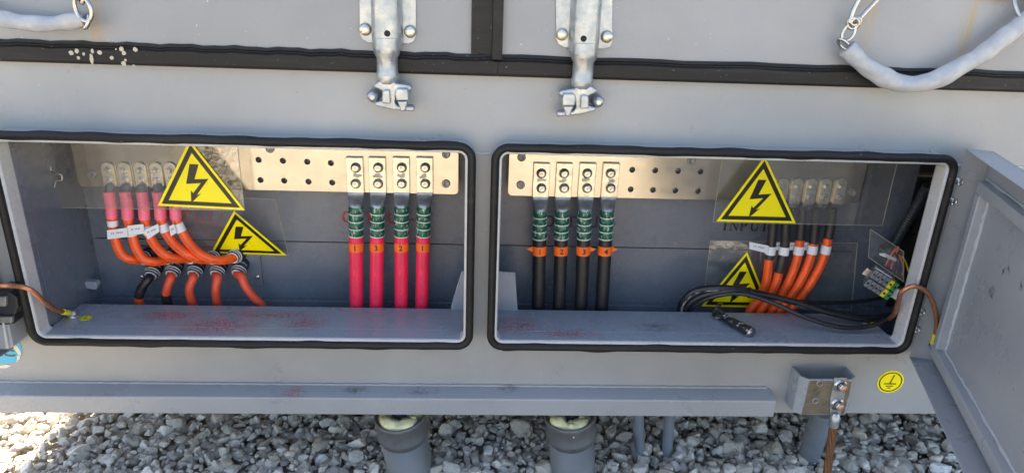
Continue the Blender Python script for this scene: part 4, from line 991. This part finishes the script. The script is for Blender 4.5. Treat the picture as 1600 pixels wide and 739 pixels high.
o = MB(); o.prism([at(1374, 396, .09), at(1383, 396, .09), at(1401, 404, .09), at(1400, 409, .09), at(1386, 403, .09), at(1375, 399, .09)], (0, .002, 0)); o.build('wire_marker', 'white', root)

root = thing('corrugated_conduit', at(1395, 388, .17), 'black corrugated conduit slanting down inside the right wall', 'conduit')
cp = spline([at(1450, 290, .06), at(1432, 322, .09), at(1412, 355, .13), at(1396, 384, .165), at(1388, 396, .19)], 40); rr_ = [.0125 if (i % 4) < 2 else .0108 for i in range(len(cp))]
o = MB(); o.tube(cp, rr_, 18, smooth=False); o.build('hose', 'blkplastic', root)
o = MB(); o.lathe(at(1390, 392, .170), (.1, -.7, .7), [(.026, -.012), (.028, 0), (.026, .006), (.016, .008), (.014, .02)], 22); o.build('entry_gland', 'blkplastic', root)
# small clips on the left wall
root = thing('wire_clip', at(88, 275, .1), 'bent wire clip on the left inner wall', 'clip')
o = MB(); o.tube(spline([at(79, 260, .11), at(80, 268, .11), at(88, 271, .10), at(96, 274, .10), at(96, 282, .10), at(88, 283, .10), at(85, 293, .10)], 5), .0016, 8); o.build('wire', 'lug', root)
root = thing('cable_bracket', at(140, 447, .17), 'little grey bracket low on the left inner wall', 'bracket')
o = MB(); o.pxprism([(131, 440), (148, 441), (152, 446), (150, 453), (134, 451)], .15, .02); o.build('tab', 'ledge', root, .002)

# ------------------------------------------------------------------ locking bars on the upper doors
def lock(cx, top, side, label):
    """cx: pixel x of the rod, side: +1 keeper hook on the right"""
    dy = top
    root = thing('locking_bar', at(cx, 150+dy, -.02), label, 'lock', 'galvanised locking bars')
    w = 45; pl = [(cx-w+1, -60), (cx+w, -60), (cx+w, 58+dy), (cx+w-4, 66+dy), (cx+w-12, 69+dy), (cx-w+15, 67+dy), (cx-w+6, 62+dy), (cx-w+2, 54+dy)]
    o = MB(); o.pxprism(pl, -.0155, .005); bp = o.build('back_plate', 'galv', root, .001)
    for sx_ in (-34, 36):
        o = MB(); c = at(cx+sx_, 48+dy+sx_*.05, -.0157); o.lathe(c, (0, -1, 0), [(.0125, 0), (.0125, .003), (.0108, .004), (.0108, .0105), (.0098, .0125), (0, .0125)], 24); o.build('bolt', 'lug', bp)
    # folded guide over the rod
    c0 = at(cx, 74+dy, -.03); x_ = c0.x; hw = .0315; o = MB(); zt = at(cx, -70, -.03).z; pr = []
    for k2 in range(21):
        a = math.pi*k2/20; pr.append((x_-hw*math.copysign(abs(math.cos(a))**.9, math.cos(a)), -.0155-.040*math.sin(a)**.85))
    inner = [(x_+(p_[0]-x_)*.9, p_[1]*.92 if p_[1] < -.02 else p_[1]) for p_ in pr[::-1]]
    prof = pr+inner; npf = len(prof)
    vs = [(x2, y2, c0.z) for x2, y2 in prof]+[(x2, y2, zt) for x2, y2 in prof]
    fs = [(i, (i+1) % npf, npf+(i+1) % npf, npf+i) for i in range(npf)]+[(i, i+1, npf-2-i, npf-1-i) for i in range(20)]
    o.add(vs, fs, 0, False); gd = o.build('rod_guide', 'galv', root)
    o = MB(); o.lathe(at(cx, 53+dy, -.0558), (0, -1, 0), [(.0062, -.004), (.0062, .0006), (.005, .0008), (0, .0004)], 16); o.build('rivet', 'dark', gd)
    o = MB(); zc = .0; ax = Vector((x_, -.036, 0)); zz = [at(cx, y, -.04).z for y in (60+dy, 75+dy, 84+dy, 90+dy, 112+dy, 117+dy, 126+dy, 131+dy)]
    o.tube([ax+Z*q for q in zz], [.0265, .0272, .0265, .0215, .0215, .0235, .0225, .018], 28); o.build('rod', 'galv', root)
    m = side
    def S(pl): return [(cx+m*x2, y+dy) for x2, y in pl]
    o = MB()
    o.pxprism(S([(-12, 127), (8, 127), (14, 131), (36, 134), (39, 139), (34, 143), (15, 143), (12, 160), (16, 166), (40, 167), (43, 171), (40, 175), (22, 173), (8, 172), (-18, 166), (-20, 161), (-8, 158), (-7, 143), (-22, 136), (-20, 132)]), -.052, .032)
    o.build('cam_head', 'galv', root, .004, seg=3)
    o = MB(); o.pxprism(S([(14, 139), (31, 139), (33, 148), (33, 158), (14, 158), (12, 148)]), -.066, .058); o.pxprism(S([(15, 158), (32, 158), (28, 174), (22, 175)]), -.060, .030)
    o.build('keeper_hook', 'galv', root, .003, seg=3)
    o = MB(); o.pxprism(S([(-8, 144), (-4, 141), (4, 142), (5, 163), (-8, 162)]), -.062, .020); o.build('cam_lug', 'galv', root, .003, seg=3)
    o = MB(); c = at(cx-m*19, 148+dy, -.0); o.tube([c, c+Vector((0, -.026, 0)), c+Vector((0, -.036, 0)), c+Vector((0, -.040, 0))], [.0135, .0135, .011, .005], 20); o.build('keeper_pin', 'galv', root, .002)
lock(605, 0, 1, 'galvanised locking bar above the crimson cables')
lock(912, 8, -1, 'galvanised locking bar above the thick black cables')

# ------------------------------------------------------------------ chain straps in clear hose
def oval_link(mb, c, u, v, a, b2, r, mat=0):
    c, u, v = Vector(c), Vector(u).normalized(), Vector(v).normalized(); pts = []
    for q in range(29):
        t = q*math.tau/28; pts.append(c+u*(a*math.cos(t))+v*(b2*math.sin(t)))
    mb.tube(pts, r, 12, mat, caps=False)
root = thing('hose_strap', at(1450, 120, -.05), 'pale hose covered chain sagging over the right door seal', 'strap', 'hose covered chain straps')
pts = [at(1323, 75, -.035), at(1334, 87, -.038), at(1352, 103, -.042), at(1377, 119, -.046), at(1405, 130, -.048), at(1437, 131, -.049), at(1470, 121, -.050), at(1510, 99, -.050), at(1535, 85, -.050), at(1570, 58, -.048), at(1596, 38, -.045), at(1640, 0, -.04)]
sp_ = spline(pts, 8); rd = [.0185*(1+.06*math.sin(i*.30)+.03*math.sin(i*.8)) for i in range(len(sp_))]
o = MB(); o.tube(sp_, rd, 28, rfun=lambda i, a, L: 1+.035*math.sin(2*a+L*45)+.02*math.sin(5*a+L*90)); o.build('hose', 'hose', root)
o = MB(); oval_link(o, at(1318, 69, -.036), (1, 0, -.9), (.4, -.8, .3), .014, .008, .0034); oval_link(o, at(1326, 51, -.04), (.35, 0, 1), (1, -.25, -.35), .018, .011, .0034); oval_link(o, at(1333, 37, -.042), (1, -.3, -.2), (0, -.3, 1), .011, .011, .0036)
o.build('chain', 'chrome', root)
o = MB()
for q in ([(1327, 36), (1334, 15), (1346, -8), (1352, -40)], [(1338, 36), (1352, 20), (1370, 1), (1385, -30)]): o.tube([at(x, y, -.042) for x, y in q], .0044, 14)
oval_link(o, at(1337, 34, -.043), (1, 0, .2), (0, -.2, 1), .010, .007, .0040); o.build('snap_hook', 'chrome', root)
root2 = thing('hose_strap', at(60, 40, -.05), 'pale hose covered chain at the upper left door', 'strap', 'hose covered chain straps')
sp_ = spline([at(-60, 0, -.04), at(-20, 22, -.045), at(10, 31, -.047), at(40, 36, -.048), at(75, 38, -.048), at(105, 35, -.047), at(131, 31, -.045)], 8); rd = [.0150*(1+.08*math.sin(i*.5)) for i in range(len(sp_))]
o = MB(); o.tube(sp_, rd, 28, rfun=lambda i, a, L: 1+.035*math.sin(2*a+L*45)+.02*math.sin(5*a+L*90)); o.build('hose', 'hose', root2)
o = MB(); oval_link(o, at(135, 34, -.052), (.5, 0, 1), (.7, -.7, -.3), .013, .009, .0042); oval_link(o, at(130, 14, -.056), (-.15, 0, 1), (1, -.2, .1), .024, .0165, .0042); oval_link(o, at(128, -8, -.05), (0, .3, 1), (.7, -.7, 0), .016, .010, .0042); o.build('chain', 'chrome', root2)
root3 = thing('door_hook', at(1585, 5, -.03), 'rusty door plate with a steel hook at the upper right', 'hook')
o = MB(); o.pxprism([(1532, -25), (1640, -25), (1640, 2), (1536, 0)], -.020, .010); o.build('plate', 'rusty', root3, .001)
o = MB(); o.tube(spline([at(1583, -10, -.026), at(1585, 5, -.034), at(1589, 18, -.040), at(1594, 26, -.045)], 6), .0042, 12); o.build('hook', 'galv', root3)

# ------------------------------------------------------------------ pipes under the container
def pvc(cb, ct, label, foam_label, seedn, inner_off):
    cb, ct = Vector(cb), Vector(ct); ax = (ct-cb).normalized(); H = (ct-cb).length
    root = thing('drain_pipe', cb, label, 'pipe', 'wide grey pipes with foam in their mouths')
    o = MB(); o.lathe(cb-ax*.12, ax, [(.0600, 0), (.0600, H+.12-.070), (.054, H+.12-.070)], 40); o.build('pipe', 'pvc', root)
    o = MB(); h0 = H-.075
    o.lathe(cb, ax, [(.0595, h0-.004), (.0620, h0), (.0635, h0+.008), (.0655, h0+.010), (.0675, h0+.016), (.0675, h0+.020), (.0650, h0+.024), (.0650, H-.012), (.0665, H-.010), (.0665, H), (.0610, H), (.0600, H-.06), (0, H-.062)], 44)
    o.build('socket', 'pvcdark', root)
    rnd = np.random.RandomState(seedn)
    fr = thing('expanding_foam', ct, foam_label, 'foam', 'cream foam plugs')
    o = MB(); u = ax.orthogonal().normalized(); w = ax.cross(u)
    # lumpy ring of foam round the inner conduit
    ctr = ct-ax*.018; npt = 26; P_ = []; R_ = []
    a0 = math.radians(200); ang0 = math.atan2(-1, 0)
    for q in range(npt+1):
        t = -math.pi*.5+(-1+2*q/npt)*math.radians(150)
        P_.append(ctr+Vector((math.cos(t), math.sin(t), 0))*.040+ax*(.004*math.sin(q*.9))); R_.append(.0205*(1+.16*math.sin(q*1.1+seedn)+.10*rnd.normal()))
    o.tube(P_, R_, 18, rfun=lambda i, a, L: 1+.10*math.sin(3*a+i*.8)+.06*math.sin(6*a-i)); o.build('foam_ring', 'foam', fr)
    for q in range(6):
        b3 = MB(); t = rnd.uniform(-2.6, -.5); cc_ = ctr+Vector((math.cos(t), math.sin(t), 0))*rnd.uniform(.028, .046)+ax*rnd.uniform(.010, .018)
        b3.lathe(cc_, ax, [(0, -.008), (.007, -.005), (.010, 0), (.007, .005), (0, .0075)], 12); b3.build('foam_lump', 'foam', fr)
    cr = thing('inner_conduit', ctr, 'dark conduit rising out of the foam in the %s pipe' % ('left' if seedn == 3 else 'right'), 'conduit', 'conduits rising from the wide pipes')
    o = MB(); i0 = ctr+Vector((inner_off, .014, -.02)); o.tube([i0, i0+Vector((0, 0, .09))], .0215, 24); o.build('tube', 'pvcdark', cr)
pvc((-.172, .048, -.004), (-.193, .020, .212), 'wide grey drain pipe with full foam ring below the crimson cables', 'smooth cream foam filling the left wide pipe', 3, -.005)
pvc((.272, .038, -.004), (.246, .022, .212), 'wide grey drain pipe with a seam, below the thick black cables', 'lumpy broken cream foam in the right wide pipe', 5, .006)
def conduit(pb, pt, r, label, mat='pvcblue'):
    pb, pt = Vector(pb), Vector(pt); d = (pt-pb).normalized()
    root = thing('conduit_pipe', pb, label, 'pipe', 'narrow grey conduits under the container')
    o = MB(); o.tube([pb-d*.06, pb, pt], r, 26); o.build('pipe', mat, root)
conduit(atz(1000, 716, 0)+Vector((0, .01, 0)), at(997, 640, .115), .0158, 'narrow grey conduit, left one of the close pair')
conduit(atz(1043, 714, 0)+Vector((0, .01, 0)), at(1047, 640, .125), .0150, 'speckled narrow grey conduit, right one of the close pair')
conduit(atz(1263, 716, 0)+Vector((0, .0, 0)), at(1287, 640, .04), .0290, 'thick blue grey conduit leaning behind the earth bracket')
root = thing('cut_conduit', atz(992, 715, 0), 'short cut grey tube leaning against the narrow conduit', 'tube')
o = MB(); o.tube([atz(994, 722, 0), at(986, 688, .085)], .0075, 14); o.build('tube', 'pvcdark', root)
